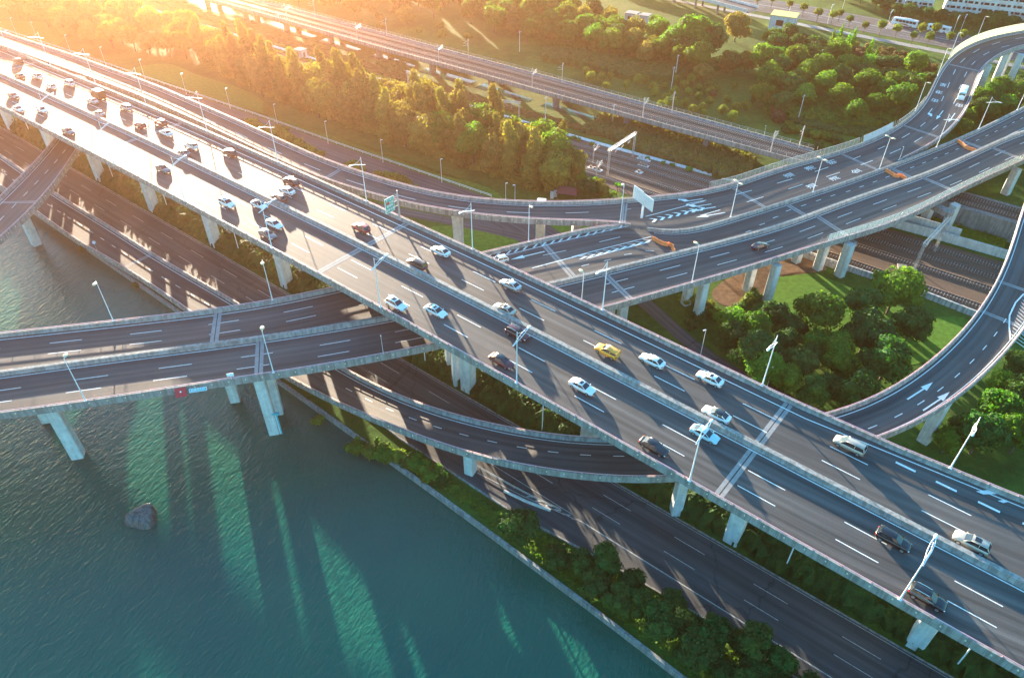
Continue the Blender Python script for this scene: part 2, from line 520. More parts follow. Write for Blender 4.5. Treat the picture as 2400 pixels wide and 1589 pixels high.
def pier(parent, p, top, size, yaw, mat, flare=0.0, base=0.0, name='pier', cap=None):
    """rectangular pier with chamfered corners, optionally flaring to its head and carrying a cap beam"""
    mb = MB()
    hx, hy = size[0] / 2, size[1] / 2
    c = Matrix.Rotation(yaw, 3, 'Z')
    def ring(z, k, ky=None):
        ky = k if ky is None else ky
        ch = 0.18 * min(hx, hy)
        pts = [(-hx + ch, -hy), (hx - ch, -hy), (hx, -hy + ch), (hx, hy - ch), (hx - ch, hy), (-hx + ch, hy), (-hx, hy - ch), (-hx, -hy + ch)]
        return [Vector((p.x, p.y, z)) + c @ Vector((a * k, b * ky, 0)) for a, b in pts]
    if flare:
        H = top - base
        sts = [ring(base, 1), ring(base + H * 0.55, 1)] + [ring(base + H * (0.55 + 0.45 * t), 1, 1 + flare * t * t) for t in (0.3, 0.55, 0.75, 0.9, 1.0)]
    else:
        sts = [ring(base, 1), ring(top, 1)]
    mb.sweep(sts)
    if cap:
        mb.box((p.x, p.y, top - cap[2] / 2), (cap[0] / 2, cap[1] / 2, cap[2] / 2), c)
    return mb.build(name, mat, parent)

# ------------------------------------------------------------------ expressway (top level)
ZM_TAB = [(-460, 14.5), (-330, 19.9), (-290, 21.2), (-255, 22.3), (-225, 23.1), (-190, 23.75), (-150, 24.1), (-110, 24.2), (-75, 23.95), (0, 22.3), (25, 21.75), (60, 20.9), (90, 20.2)]
def zm(s): return smooth_interp(s, ZM_TAB)
FAR_TAB = [(-460, 98.8), (-18, 98.9), (0, 99.6), (16, 101.0), (40, 104.5), (80, 111)]
ss = list(range(-440, 86, 4))
MAIN = Road([W(s, 98.9 if s < -18 else interp(s, FAR_TAB), zm(s)) for s in ss], [W(s, 72.3, zm(s)) for s in ss], 4.0, spline=False)
# along MAIN, u and s differ by a constant (the road is straight)
US = lambda s: s + 440.0
def MV(n): return 98.9 - n                       # v from the left (far) edge on the straight
expressway = empty('expressway_viaduct', W(-100, 85, 0))
expressway.location = (0, 0, 0)
tag(expressway, 'long six-lane elevated expressway crossing the whole photo above all the other roads', 'viaduct')
deck_body(MAIN, expressway, M['concrete'], 2.0, 5.2)
road_surface(MAIN, 'road_surface', M['asphalt'], expressway)
for sd in 'LR':
    parapet(MAIN, sd, expressway, M['concrete'])
    guard_rail(MAIN, sd, expressway, M['pink'])
E_ = MAIN
mbm = MB(); sts = []
for s in ss:
    c = W(s, 85.75, zm(s)); t = 0.42
    pr = [(-t - 0.3, -0.02), (-t - 0.3, 0.1), (-t - 0.08, 0.3), (-t, 0.9), (t, 0.9), (t + 0.08, 0.3), (t + 0.3, 0.1), (t + 0.3, -0.02)]
    sts.append([c + DN * a + Vector((0, 0, b)) for a, b in pr])
mbm.sweep(sts); mbm.build('median_barrier', M['concrete'], expressway)
class SMarks(Marks):
    """markings given in s, n"""
    def sq(self, s0, s1, n0, n1=None, w=0.16):
        n1 = n0 if n1 is None else n1
        k = max(1, int((s1 - s0) / 4))
        for i in range(k):
            a, b = lerp(s0, s1, i / k), lerp(s0, s1, (i + 1) / k); na, nb = lerp(n0, n1, i / k), lerp(n0, n1, (i + 1) / k)
            z = self.dz
            self.mb.face([W(a, na - w/2, zm(a) + z), W(b, nb - w/2, zm(b) + z), W(b, nb + w/2, zm(b) + z), W(a, na + w/2, zm(a) + z)])
mk = SMarks(MAIN)
for k in range(-23, 12):
    for n_ in (80.59, 76.84): mk.sq(-91.72 + 15 * k, -85.72 + 15 * k, n_)
    for n_ in (93.6, 89.9): mk.sq(-83.8 + 15.05 * k, -77.8 + 15.05 * k, n_)
mk.sq(-440, 84, 84.75, w=0.2); mk.sq(-440, 84, 73.05, w=0.13)
mk.sq(-440, -14, 97.0, w=0.2); mk.sq(-14, 84, 97.0, 106.5, w=0.2)
mk.sq(-440, 84, 86.75, w=0.14)
for k in range(8): mk.sq(0.7 + 6 * k, 3.7 + 6 * k, 97.0, w=0.42)
for k in range(6):
    s0 = 12 + k * 3.0
    mk.quad([W(s0, 98.9 + k * .2, zm(s0)), W(s0 + 1.0, 99.0 + k * .2, zm(s0)), W(s0 + 2.6, 100.4 + k * .35, zm(s0)), W(s0 + 1.4, 100.4 + k * .35, zm(s0))])
mk.build(expressway)
for s in (-379.6, -289.1, -198.6, -108.1, -17.6):
    joint(MAIN, US(s), expressway, 0.5, MV(86.6)); joint(MAIN, US(s), expressway, MV(84.9), 26.1)
for s in range(-16 - 31 * 9, 60, 31):
    sp = s - 0.6
    pier(expressway, W(sp, 84.9), zm(sp) - 1.95, (2.7, 2.6), YAW, M['concrete_pale'])
    pier(expressway, W(sp, 90.2), zm(sp) - 1.95, (2.7, 2.6), YAW, M['concrete_pale'])
    mb = MB(); rot = Matrix.Rotation(YAW, 3, 'Z')
    mb.box(W(sp, 86.2, zm(sp) - 2.5), (1.3, 7.0, 0.55), rot)
    mb.build('cap_beam', M['concrete'], expressway)

# ------------------------------------------------------------------ cross viaduct (middle level)
def zc(x, y): return smooth_interp(x, [(-200, 17.0), (-10, 17.0), (20, 16.0), (42, 14.2), (70, 12.4), (100, 11.2), (150, 10.3), (260, 9.5)])
def edge(pts, zf, h=0.95):
    out = []
    for q in pts:
        p = at(q, lambda x, y: zf(x, y) + h); p.z -= h; out.append(p)
    return out
def ext(pts, a=0, b=0):
    """prolong an edge line at its ends by a and b metres"""
    if a: pts = [pts[0] + (pts[0] - pts[1]).normalized() * a] + pts
    if b: pts = pts + [pts[-1] + (pts[-1] - pts[-2]).normalized() * b]
    return pts
c1600 = fine(1600, 250); c2000 = fine(2000, 250); c2000t = fine(2000, 0); c2450 = fine(2000, 450)
cl_far = ext(edge([a01(0, 740), a01(790, 655), a01(1500, 575), a01(2050, 490), a01(2300, 425), a11(950, 190), a11(1300, 105), a11(1780, 0), a10(2080, 1512)], zc), 60)
cl_near = ext(edge([a01(0, 1290), a01(590, 1215), a01(1220, 1110), a01(1900, 1015), a11(0, 945), a11(280, 890), a11(640, 815), a11(1800, 570), a11(2367, 405), a21(400, 298), a21(950, 118), a21(1430, -12), c2000(1500, 1130), c2000(2367, 735)], zc), 60, 70)
cl_med = ext(edge([a01(0, 1005), a01(1000, 868), a01(1800, 768), a11(0, 678), a11(300, 628), a11(1400, 405), a11(1700, 332), a11(2367, 168), a21(700, -12), a20(890, 1478), a20(1620, 1222), c2000(880, 975), c2000(1700, 615), c2000(2130, 408)], zc), 60)
cross = empty('cross_viaduct')
tag(cross, 'mid-level viaduct passing under the expressway, over the river and then the railway', 'viaduct')

def zu(x, y):            # far ramp and upper carriageway: down from the expressway, level over the tracks, up again
    s_, n_ = x * DS.x + y * DS.y, x * DN.x + y * DN.y
    zf = smooth_interp(s_, [(-420, 19.0), (-330, 20.4), (-275, 21.2), (-240, 21.2), (-200, 20.6), (-150, 18.8), (-110, 16.6), (-72, 15.3)])
    k = min(max((s_ + 95) / 25, 0), 1)
    zx = max(zc(x, y), 0) + interp(y, [(215, 0), (250, 1.0), (290, 2.6), (330, 4.6), (380, 6.0)])
    return lerp(zf, zx, k)
nose = edge([a10(2080, 1512)], zc)[0]
m2s = edge([a11(2155, 72)], zc)[0]
m2 = [m2s] + edge([a20(150, 1565), c2000(0, 1000), c2000(400, 850), c2000(1140, 570), c2000(1740, 310), c2000(2367, 0)], zc)
fr_far = ext(edge([fine(0, 60)(0, 75), fine(0, 60)(390, 205), fine(0, 60)(1000, 400), fine(0, 60)(1600, 620), fine(0, 60)(2100, 800), fine(400, 200)(500, 300), fine(400, 200)(1060, 540), fine(400, 200)(1620, 800), fine(400, 200)(2367, 1120), a10(270, 1230), a10(600, 1330), a10(1000, 1385), a10(1400, 1402), a10(1700, 1398), a10(2060, 1370), c1600(0, 1210), c1600(540, 1130), c1600(1280, 855), c1600(1900, 690), c1600(2367, 552), c2000(400, 385), c2000(650, 245), c2000(850, 95), c2000t(1040, 1330), c2000t(1140, 1090), c2000t(1290, 845), c2000t(1450, 690), c2000t(1650, 590), c2000t(1950, 488), c2000t(2367, 418)], zu), 90, 60)
fr_near = ext(edge([fine(0, 60)(1080, 650), fine(0, 60)(1500, 800), fine(0, 60)(1960, 970), fine(400, 200)(0, 330), fine(400, 200)(500, 540), fine(400, 200)(1000, 790), fine(400, 200)(1500, 1020), fine(400, 200)(2000, 1260), a10(0, 1280), a10(410, 1400), a10(800, 1470), a10(1200, 1512), a10(1500, 1530), a10(1850, 1530)], zu), 190)
fork = edge([c2000(660, 722), c2000(1000, 565), c2000(1240, 408), c2000(1450, 215), c2000(1560, 65), c2000t(1655, 1350), c2000t(1700, 1200), c2000t(1760, 1000), c2000t(1850, 855), c2000t(2000, 745), c2000t(2200, 665), c2000t(2367, 622)], zu)
LOW = Road(ext(cl_med + edge([c2000(2367, 330)], zc), 0, 70), cl_near, 3.0)
MID = Road(cl_far[:-1] + [nose] + ext(m2, 0, 60), ext(cl_med, 0, 75), 3.0)
UPP = Road(fr_far, fr_near + [nose] + m2[:4] + ext(fork, 0, 60), 3.0)
def stations_near(rd, p): return rd.locate(p)[0]
u_m2 = MID.locate(m2s)[0]; u_nose = MID.locate(nose)[0]
for nm, rd in (('lower', LOW), ('middle', MID), ('upper', UPP)):
    deck_body(rd, cross, M['concrete'], 1.8, 2.2)
    road_surface(rd, 'road_surface', M['asphalt'], cross, 0.0 if nm == 'upper' else 0.05, dz={'lower': 0.0, 'middle': 0.004, 'upper': 0.008}[nm])
parapet(LOW, 'R', cross, M['concrete']); guard_rail(LOW, 'R', cross, M['pink'])
parapet(MID, 'L', cross, M['concrete'], u1=u_nose - 2); guard_rail(MID, 'L', cross, M['pink'], u1=u_nose - 2)
median(MID, lambda u: 0.0, cross, M['concrete'], 0.5, 0.85, u_m2 + 2)
median(LOW, lambda u: 0.0, cross, M['concrete'], 0.75, 0.9)
u_un = UPP.locate(nose)[0]; u_uf = UPP.locate(fork[0])[0]
parapet(UPP, 'L', cross, M['concrete']); guard_rail(UPP, 'L', cross, M['pink'], u1=u_un + 60)
parapet(UPP, 'R', cross, M['concrete'], u1=u_un - 1); guard_rail(UPP, 'R', cross, M['pink'], u1=u_un - 1)
parapet(UPP, 'R', cross, M['concrete'], u0=u_uf); guard_rail(UPP, 'R', cross, M['pink'], u0=u_uf)
# paved wedge where the far ramp leaves the expressway
mb = MB(); q = [W(-440, 99.1, zm(-440) - .02), W(-254, 99.1, zm(-254) - .02), W(-258, 101, zm(-256) - .02), W(-276, 106.4, zu(W(-276, 106).x, W(-276, 106).y) - .02), W(-440, 106, zm(-440) - .02)]
mb.face(q, 0, [(p.x, p.y) for p in q]); mb.build('road_surface', M['asphalt'], cross)
mb = MB(); mb.raw([p - Vector((0, 0, .05)) for p in q] + [p - Vector((0, 0, 1.6)) for p in q], [(0, 1, 2, 3, 4), (9, 8, 7, 6, 5), (0, 5, 6, 1), (1, 6, 7, 2), (2, 7, 8, 3), (3, 8, 9, 4), (4, 9, 5, 0)]); mb.build('deck', M['concrete'], cross)

# markings of the cross viaduct
def U(rd, q, z): return rd.locate(at(q, z))
mk = Marks(LOW, 0.012)
uL = LOW.locate(at(a11(1400, 520), zc))[0]
_, v1 = U(LOW, a01(1102, 987), zc); ph1 = U(LOW, a01(1102, 987), zc)[0]; _, v2 = U(LOW, a01(1090, 1068), zc)
mk.dashes(v1, ph1, u1=uL - 15); mk.dashes(v2, ph1 - 0.6, u1=uL - 15)
for q in (a21(177, 223), a20(1385, 1402)):
    pass
ph, va = U(LOW, a21(240, 271), zc); _, vb = U(LOW, a21(177, 223), zc)
_, va2 = U(LOW, a20(1464, 1439), zc); _, vb2 = U(LOW, a20(1385, 1402), zc)
for k in range(-3, 16):
    u = ph + 15.0 * k
    t = min(max(k / 8, 0), 1)
    if u > uL - 18: mk.strip(u, u + 6, lerp(va, va2, t)); mk.strip(u + .5, u + 6.5, lerp(vb, vb2, t))
mk.strip(0, LOW.len, 1.05, 0.2); mk.strip(0, LOW.len, 0.75, 0.12, right=True)
mk.build(cross)
mk = Marks(MID, 0.016)
uM = MID.locate(at(a11(1000, 260), zc))[0]
ph1, v1 = U(MID, a01(904, 750), zc); ph2, v2 = U(MID, a01(898, 822), zc)
mk.dashes(v1, ph1, u1=uM - 5); mk.dashes(v2, ph2, u1=uM - 5)
mk.strip(0, uM, 1.1, 0.2); mk.strip(0, MID.len, 0.7, 0.14, right=True)
mk.strip(u_m2 + 3, MID.len, 0.95, 0.16)
p0, vd = U(MID, a20(715, 1470), zc); _, vd2 = U(MID, a20(1255, 1292), zc)
p9, vd9 = U(MID, a11(1850, 232), zc)
u = p0
while u < MID.len: mk.strip(u, u + 2.0, vd if u < p0 + 20 else vd2, 0.16); u += 6.0
u = p0 - 6
while u > p9 - 10: mk.strip(u, u + 2.0, lerp(vd9, vd, max(0, (u - p9) / (p0 - p9))), 0.16); u -= 6.0
def line(a, b, zf, w, mkx):
    p, q = at(a, zf), at(b, zf); n = int((q - p).length / 3) + 1; x = Vector((-(q - p).y, (q - p).x, 0)).normalized() * (w / 2)
    for i in range(n):
        c, d = p.lerp(q, i / n), p.lerp(q, (i + 1) / n)
        for e in (c, d): e.z = zf(e.x, e.y)
        mkx.quad([c - x, d - x, d + x, c + x])
# hatched shoulder on the far side just right of the expressway
line(a11(1110, 210), a11(2000, 0), zc, 0.2, mk)
for X, Y in ((1010, 218), (1065, 210), (1140, 195), (1195, 180), (1255, 165), (1325, 150), (1385, 138), (1445, 125), (1500, 112), (1560, 98), (1620, 85), (1685, 72), (1740, 60), (1800, 45), (1860, 32), (1920, 18)):
    p = at(a11(X, Y), zc); q = at(a11(X + 26, Y - 26), zc); x = Vector((0.55, 0.16, 0))
    mk.quad([p, p + x, q + x, q])
# chevron nose between the two streams
line(a11(1325, 290), a11(1700, 190), zc, 0.25, mk); line(a11(1600, 212), a11(2150, 75), zc, 0.2, mk); line(a11(1700, 225), a11(2140, 110), zc, 0.2, mk)
for k in range(9):
    X = 1640 + k * 56; Y = 208 - k * 14
    p = at(a11(X, Y), zc); q = at(a11(X + 48, Y + 2), zc); r = at(a11(X + 6, Y + 22), zc); x = Vector((0.75, 0.2, 0))
    mk.quad([p, p + x, q + x, q]); mk.quad([q, q + x, r + x, r])
line(a11(1790, 108), a11(1935, 75), zc, 0.15, mk); line(a11(1400, 202), a11(1560, 168), zc, 0.15, mk)
um, vm = U(MID, a11(1410, 175), zc); mk.arrow(um, vm, -1, 9.0)
mk.build(cross)
mk = Marks(UPP, 0.020)
mk.strip(0, UPP.len, 0.85, 0.18); mk.strip(0, u_un - 12, 0.85, 0.16, right=True); mk.strip(u_uf, UPP.len, 0.8, 0.16, right=True)
ph, v = U(UPP, a10(1555, 1478), zu); mk.dashes(v, ph, u1=u_un - 2)
wz = lambda q: U(UPP, q, zu)
for q0, q1 in ((c1600(1305, 1072), c1600(1520, 1008)), (c1600(1830, 908), c1600(2020, 845)), (c1600(730, 1230), c1600(960, 1168)), (c1600(1465, 1152), c1600(1665, 1085)), (c1600(1990, 980), c1600(2180, 917)), (c1600(890, 1332), c1600(1120, 1260)), (c2000(100, 815), c2000(268, 752)), (c2000(340, 598), c2000(440, 555)), (c2000(505, 658), c2000(655, 592)), (c2000(675, 440), c2000(785, 375)), (c2000(845, 495), c2000(955, 428)), (c2000(930, 280), c2000(1000, 222)), (c2000(1100, 325), c2000(1180, 258)), (c2000(0, 730), c2000(100, 690)),
               (c2000t(1220, 1410), c2000t(1255, 1338)), (c2000t(1390, 1445), c2000t(1428, 1370)), (c2000t(1305, 1222), c2000t(1335, 1148)), (c2000t(1465, 1240), c2000t(1495, 1180)), (c2000t(1385, 1040), c2000t(1418, 968)), (c2000t(1540, 1072), c2000t(1575, 1000)), (c2000t(1485, 875), c2000t(1550, 815)), (c2000t(1640, 905), c2000t(1690, 855)), (c2000t(1660, 738), c2000t(1750, 685)), (c2000t(1800, 772), c2000t(1885, 725)), (c2000t(1920, 625), c2000t(2035, 588)), (c2000t(2055, 662), c2000t(2165, 635)), (c2000t(2245, 545), c2000t(2367, 522)),
               (c1600(55, 1360), c1600(325, 1308)), (c1600(238, 1520), c1600(520, 1440))):
    line(q0, q1, zu, 0.2, mk)
# chevrons at the nose where the far ramp joins
for k in range(7):
    X = 2130 + k * 55; Y = 1520 - k * 13
    p = at(a10(X, Y), zc); q = at(a10(X + 40, Y + 6), zc); r = at(a10(X + 22, Y + 25), zc); x = Vector((0.9, 0.25, 0))
    mk.quad([p, p + x, q + x, q]); mk.quad([q, q + x, r + x, r])
line(a10(2110, 1505), a20(150, 1400), zc, 0.2, mk)
for k in range(16):
    X = 690 + k * 48; Y0 = 452 + k * 19.0; hh = 4 + 62 * min(k, 8) / 8 if k < 9 else 66 - (k - 8) * 6
    p = at(fine(0, 60)(X, Y0), zu); q = at(fine(0, 60)(X - 38 * hh / 70, Y0 + hh), zu); x = Vector((.75, -.6, 0))
    mk.quad([p, p + x, q + x, q])
for q, trn in ((c1600(455, 1400), 0), (c1600(580, 1480), 0), (c1600(400, 1358), 1), (c1600(290, 1284), 1), (c2000(1245, 60), 0), (c2000(1410, 95), 0), (c2000(1095, 32), -1)):
    um, vm = wz(q); mk.arrow(um, vm, -1, 9.0 if trn == 0 else 11.0, turn=trn)
mk.build(cross)
for rd, qs in ((LOW, (a01(1800, 880), a11(1900, 400), a20(970, 1530), c2000(1180, 1080), c2000(2100, 640))), (MID, (a01(1500, 690), a11(1500, 230), a20(750, 1440), c2000(700, 940), c2000(1600, 510))), (UPP, (a10(1960, 1470), c1600(900, 1260), c2000(150, 800), c2000(950, 350), c2000t(1520, 940), fine(400, 200)(2200, 1260)))):
    for q in qs:
        joint(rd, rd.locate(at(q, zu if rd is UPP else zc))[0], cross, 0.3, None, 1.6 if rd is not UPP else 1.2, dz=0.024)
# piers of the cross viaduct: base sight line, base height, deck they carry
def cpier(q, z0, zf, size, off=0.0, flare=0.0, yaw=None, cap=None, inset=1.85):
    p = at(q, z0)
    y = YAW + R(100) if yaw is None else yaw
    pier(cross, p, zf(p.x, p.y) - inset, size, y, M['concrete_pale'], flare, z0 - 0.3, cap=cap)
YC = R(14)
for q, z0, zf, size, yw in ((a01(545, 1590), WATER, zc, (2.3, 2.2), YC), (a01(335, 1345), WATER, zc, (2.1, 2.0), YC), (a01(1905, 1425), WATER, zc, (2.1, 2.1), YC), (a01(1935, 1290), WATER, zc, (2.0, 2.0), YC), (a01(1635, 1205), WATER, zc, (2.1, 2.0), YC),
                            (a21(100, 635), 0, zc, (2.0, 2.0), R(27)), (a21(20, 538), 0, zc, (2.0, 2.0), R(27)), (a21(585, 515), 0, zc, (1.9, 1.9), R(27)), (a21(445, 445), 0, zc, (1.9, 1.9), R(27)), (a21(1085, 342), 0, zc, (1.9, 2.3), R(27)), (a21(935, 297), 0, zc, (2.0, 2.0), R(27)), (a21(785, 245), 0, zc, (2.0, 2.0), R(27)),
                            (c2450(1258, 540), 0.2, zc, (2.2, 2.2), R(30)), (c2450(965, 445), 0.2, zc, (2.2, 2.2), R(30)), (c2000(2110, 1200), 0.2, zc, (2.2, 2.2), R(30)),
                            (a11(1945, 640), 0, zc, (2.2, 1.8), R(20)), (a11(1860, 620), 0, zc, (2.0, 1.8), R(20)), (a11(805, 1088), 0, zc, (2.0, 2.0), R(20)), (a11(762, 1002), 0, zc, (2.0, 2.0), R(20))):
    cpier(q, z0, zf, size, yaw=yw)
for q in (a21(1130, 250), c2450(1400, 330)):
    pass
for q, zf, yw in ((a11(1378, 140), zu, R(-10)), (c2000t(2020, 1085), zu, R(60)), (c2000t(2160, 1140), zu, R(60)), (c2000t(1720, 1280), zu, R(70)), (c2000t(1960, 1130), zu, R(65))):
    cpier(q, 0, zf, (2.4, 2.4), flare=0.7 if zf is zu and q[0] < 1200 else 0.0, yaw=yw)
u = UPP.locate(at(a11(842, 200), 0))[0]
for k in range(-11, 2):
    uu = u + k * 31.0
    if 20 < uu < u_un - 8:
        c = UPP.pos(uu, (UPP.st(uu)[1] - UPP.st(uu)[0]).length * .5); t, x = UPP.dirs(uu)
        pier(cross, Vector((c.x, c.y, 0)), c.z - 1.75, (2.2, 2.6), math.atan2(t.y, t.x), M['concrete_pale'], .8)
# cap beams over the railway
mb = MB(); p = at(c2450(1400, 200), zc) + Vector((-1.6, 3.2, 0)); mb.box(p - Vector((0, 0, 2.6)), (3.6, 1.2, 0.75), Matrix.Rotation(R(118), 3, 'Z')); mb.build('cap_beam', M['concrete'], cross)
mb = MB(); p = at(a21(1180, 60), zc) + Vector((-1.2, 2.4, 0)); mb.box(p - Vector((0, 0, 2.6)), (3.8, 1.2, 0.75), Matrix.Rotation(R(118), 3, 'Z')); mb.build('cap_beam', M['concrete'], cross)

# ------------------------------------------------------------------ river ramp (lowest level, climbs to the loop)
def zr(x, y):
    s_, n_ = x * DS.x + y * DS.y, x * DN.x + y * DN.y
    if n_ > 90: return interp(n_, [(90, 13.6), (106, 15.2), (125, 16.2), (145, 16.6)])
    return smooth_interp(s_, [(-400, 2.5), (-230, 2.5), (-150, 2.2), (-125, 2.0), (-100, 3.2), (-76, 6.0), (-60, 8.0), (-45, 10.0), (-30, 12.0), (-10, 13.6)])
z3_ = fine(0, 280)
rl_far = ext(edge([z3_(0, 480), z3_(350, 720), z3_(690, 970), z3_(1600, 1520), a01(1060, 190), a01(1660, 535), a11(0, 975), a11(330, 1150), a11(700, 1290), a11(1050, 1380), a11(1400, 1440), a11(1800, 1495), a21(990, 1325), a21(1400, 1165), a21(1700, 960), a21(1900, 780), a21(2050, 600), a21(2150, 450), a21(2230, 280), a21(2300, 100), c2450(2300, 395), c2450(2367, 200)], zr), 120, 60)
rl_near = ext(edge([z3_(0, 910), z3_(470, 1240), z3_(900, 1568), a01(680, 180), a01(900, 300), a01(1320, 590), a01(1990, 1045), a01(2367, 1230), a11(300, 1360), a11(600, 1480), a12(850, 5), a12(1200, 85), a12(1600, 150), a12(2000, 190), a12(2300, 195), a21(1350, 1490), a21(1700, 1330), a21(2000, 1120), a21(2200, 920), a21(2320, 780), (2420, 752), (2470, 640)], zr), 120, 60)
RAMP = Road(rl_far, rl_near, 3.0)
ramp_r = empty('curved_ramp')
tag(ramp_r, 'two-lane ramp curving from the riverside under the expressway to the loop with white arrows', 'ramp')
deck_body(RAMP, ramp_r, M['concrete'], 1.5, 2.0); road_surface(RAMP, 'road_surface', M['asphalt'], ramp_r)
for sd in 'LR':
    parapet(RAMP, sd, ramp_r, M['concrete']); guard_rail(RAMP, sd, ramp_r, M['pink'])
mk = Marks(RAMP)
mk.strip(0, RAMP.len, 0.95, 0.18); mk.strip(0, RAMP.len, 0.75, 0.15, right=True)
UR = lambda q: RAMP.locate(at(q, zr))
for q0, k0, k1 in ((a01(1028, 295), -30, 11), (a11(637, 1385), -4, 7), (a21(1888, 1049), -6, 6)):
    ph, v = UR(q0)
    for k in range(k0, k1):
        _, vv = ph, v
        mk.strip(ph + 6 * k, ph + 6 * k + 2.0, v, 0.16)
for q in (a21(1595, 1178), a21(1708, 1252)):
    u, v = UR(q); mk.arrow(u - 1.5, v, 1, 8.0)
for k in range(16):       # hatched gore on the outside of the loop
    p = at(a21(2367 - 2 - k * 7, 490 + k * 22), zr); q = at(a21(2440 - k * 5, 560 + k * 22), zr); x = Vector((0.05, 0.42, 0))
    if k < 14: mk.quad([p, q, q + x, p + x])
for a, b in ((a21(2367, 470), a21(2310, 530)), (a21(2310, 530), a21(2268, 620)), (a21(2268, 620), a21(2265, 700)), (a21(2265, 700), a21(2275, 790))):
    line(a, b, zr, 0.3, mk)
mk.build(ramp_r)
for q in (a01(960, 240), a21(2300, 420), a21(2200, 640)):
    joint(RAMP, UR(q)[0], ramp_r, 0.3, None, 1.1)
for q, h in ((a12(905, 125), 0), (a12(2290, 300), 0), (a21(1640, 1470), 0), (a21(2140, 480), 0), (c2450(2200, 780), 0)):
    p = at(q, 0.0)
    u, v = RAMP.locate(Vector((p.x, p.y, 0)))
    c = RAMP.pos(u, (RAMP.st(u)[1] - RAMP.st(u)[0]).length * .5); t, x = RAMP.dirs(u)
    pp = RAMP.pos(u, 2.4, 0, True)
    pier(ramp_r, Vector((pp.x, pp.y, 0)), c.z - 1.3, (1.9, 2.2), math.atan2(t.y, t.x), M['concrete_pale'], 0.35)

# ------------------------------------------------------------------ curved slip road in the left corner, passing under the expressway
def zl(x, y): return 15.0
sl_l = ext(edge([z3_(765, 255), z3_(640, 425), z3_(350, 728), z3_(60, 1010)], zl), 45, 70)
sl_r = ext(edge([z3_(1050, 425), z3_(900, 655), z3_(690, 960), z3_(460, 1225), z3_(80, 1560)], zl), 45, 70)
SLIP = Road(sl_l, sl_r, 3.0)
slip = empty('slip_viaduct')
tag(slip, 'narrow two-lane slip viaduct in the left corner dropping over the river from under the expressway', 'viaduct')
deck_body(SLIP, slip, M['concrete'], 1.5, 2.0); road_surface(SLIP, 'road_surface', M['asphalt'], slip)
for sd in 'LR':
    parapet(SLIP, sd, slip, M['concrete']); guard_rail(SLIP, sd, slip, M['pink'])
mk = Marks(SLIP); ph, v = SLIP.locate(at(z3_(533, 848), zl)); mk.dashes(v, ph, 6.4, 2.4, 0.16); mk.strip(0, SLIP.len, 0.95, 0.18); mk.strip(0, SLIP.len, 0.75, 0.15, right=True); mk.build(slip)
joint(SLIP, SLIP.locate(at(z3_(215, 1150), zl))[0], slip, 0.3, None, 1.1)
pier(slip, at(a01(255, 125), WATER), 13.6, (2.2, 2.6), R(50), M['concrete_pale'], 0.9, -3)
pier(slip, at(z3_(1085, 610), 0), 13.6, (2.0, 2.0), R(50), M['concrete_pale'], 0.4, 0)
# ------------------------------------------------------------------ ground, water
def ground_mat():
    m, t, b = mat_new('ground_grass')
    g = node(t, "ShaderNodeNewGeometry")
    f = noise(t, g.outputs["Position"], 0.05, 6); f2 = noise(t, g.outputs["Position"], 0.6, 6, 0.7); f3 = noise(t, g.outputs["Position"], 5.0, 3)
    c1 = ramp(t, f, [(0.32, (0.030, 0.070, 0.014)), (0.52, (0.052, 0.115, 0.020)), (0.72, (0.10, 0.135, 0.034))])
    c2 = mixc(t, 0.7, c1, ramp(t, f2, [(0.3, (0.55, 0.6, 0.5)), (0.7, (1.35, 1.3, 1.2))]), 'MULTIPLY')
    c3 = mixc(t, 0.6, c2, ramp(t, f3, [(0.3, (0.6, 0.62, 0.6)), (0.7, (1.35, 1.35, 1.3))]), 'MULTIPLY')
    t.links.new(c3, b.inputs["Base Color"]); b.inputs["Roughness"].default_value = 0.95; b.inputs["Specular IOR Level"].default_value = 0.1
    bump(t, b, f2, 0.6, 0.3)
    return m
M['grass'] = ground_mat()
M['lawn'] = plain('lawn', (0.075, 0.165, 0.022), 0.95, spec=0.1, var=0.3, vscale=0.8)
M['earth'] = plain('bare_earth', (0.16, 0.10, 0.062), 0.95, spec=0.1, var=0.35, vscale=0.7)
M['ballast'] = plain('ballast', (0.115, 0.082, 0.062), 0.95, spec=0.15, var=0.4, vscale=5)
M['sleeper'] = plain('sleeper', (0.24, 0.225, 0.21), 0.9, var=0.25)
M['rail_steel'] = plain('rail_steel', (0.20, 0.13, 0.09), 0.4, metal=0.6, var=0.2)
def water_mat(name='river_water', k=1.0):
    m, t, b = mat_new(name)
    g = node(t, "ShaderNodeNewGeometry")
    pos = mapping(t, g.outputs["Position"], (1, 1, 1), (0, 0, R(25)))
    f = noise(t, mapping(t, pos, (1.7, 0.75, 1)), 1.0, 4, 0.6); f2 = noise(t, mapping(t, pos, (0.5, 0.26, 1)), 1.0, 3)
    big = noise(t, g.outputs["Position"], 0.02, 3)
    t.links.new(ramp(t, big, [(0.35, (0.004, 0.072, 0.056)), (0.65, (0.012, 0.102, 0.062))]), b.inputs["Base Color"])
    b.inputs["Roughness"].default_value = 0.07; b.inputs["IOR"].default_value = 1.33; b.inputs["Specular IOR Level"].default_value = 0.5
    b1 = node(t, "ShaderNodeBump"); b1.inputs["Strength"].default_value = 1.0 * k; b1.inputs["Distance"].default_value = 0.20
    b2 = node(t, "ShaderNodeBump"); b2.inputs["Strength"].default_value = 0.6 * k; b2.inputs["Distance"].default_value = 0.30
    t.links.new(f, b1.inputs["Height"]); t.links.new(f2, b2.inputs["Height"]); t.links.new(b2.outputs[0], b1.inputs["Normal"])
    t.links.new(b1.outputs[0], b.inputs["Normal"])
    return m
M['water'] = water_mat(); M['calm_water'] = water_mat('calm_water', .12)
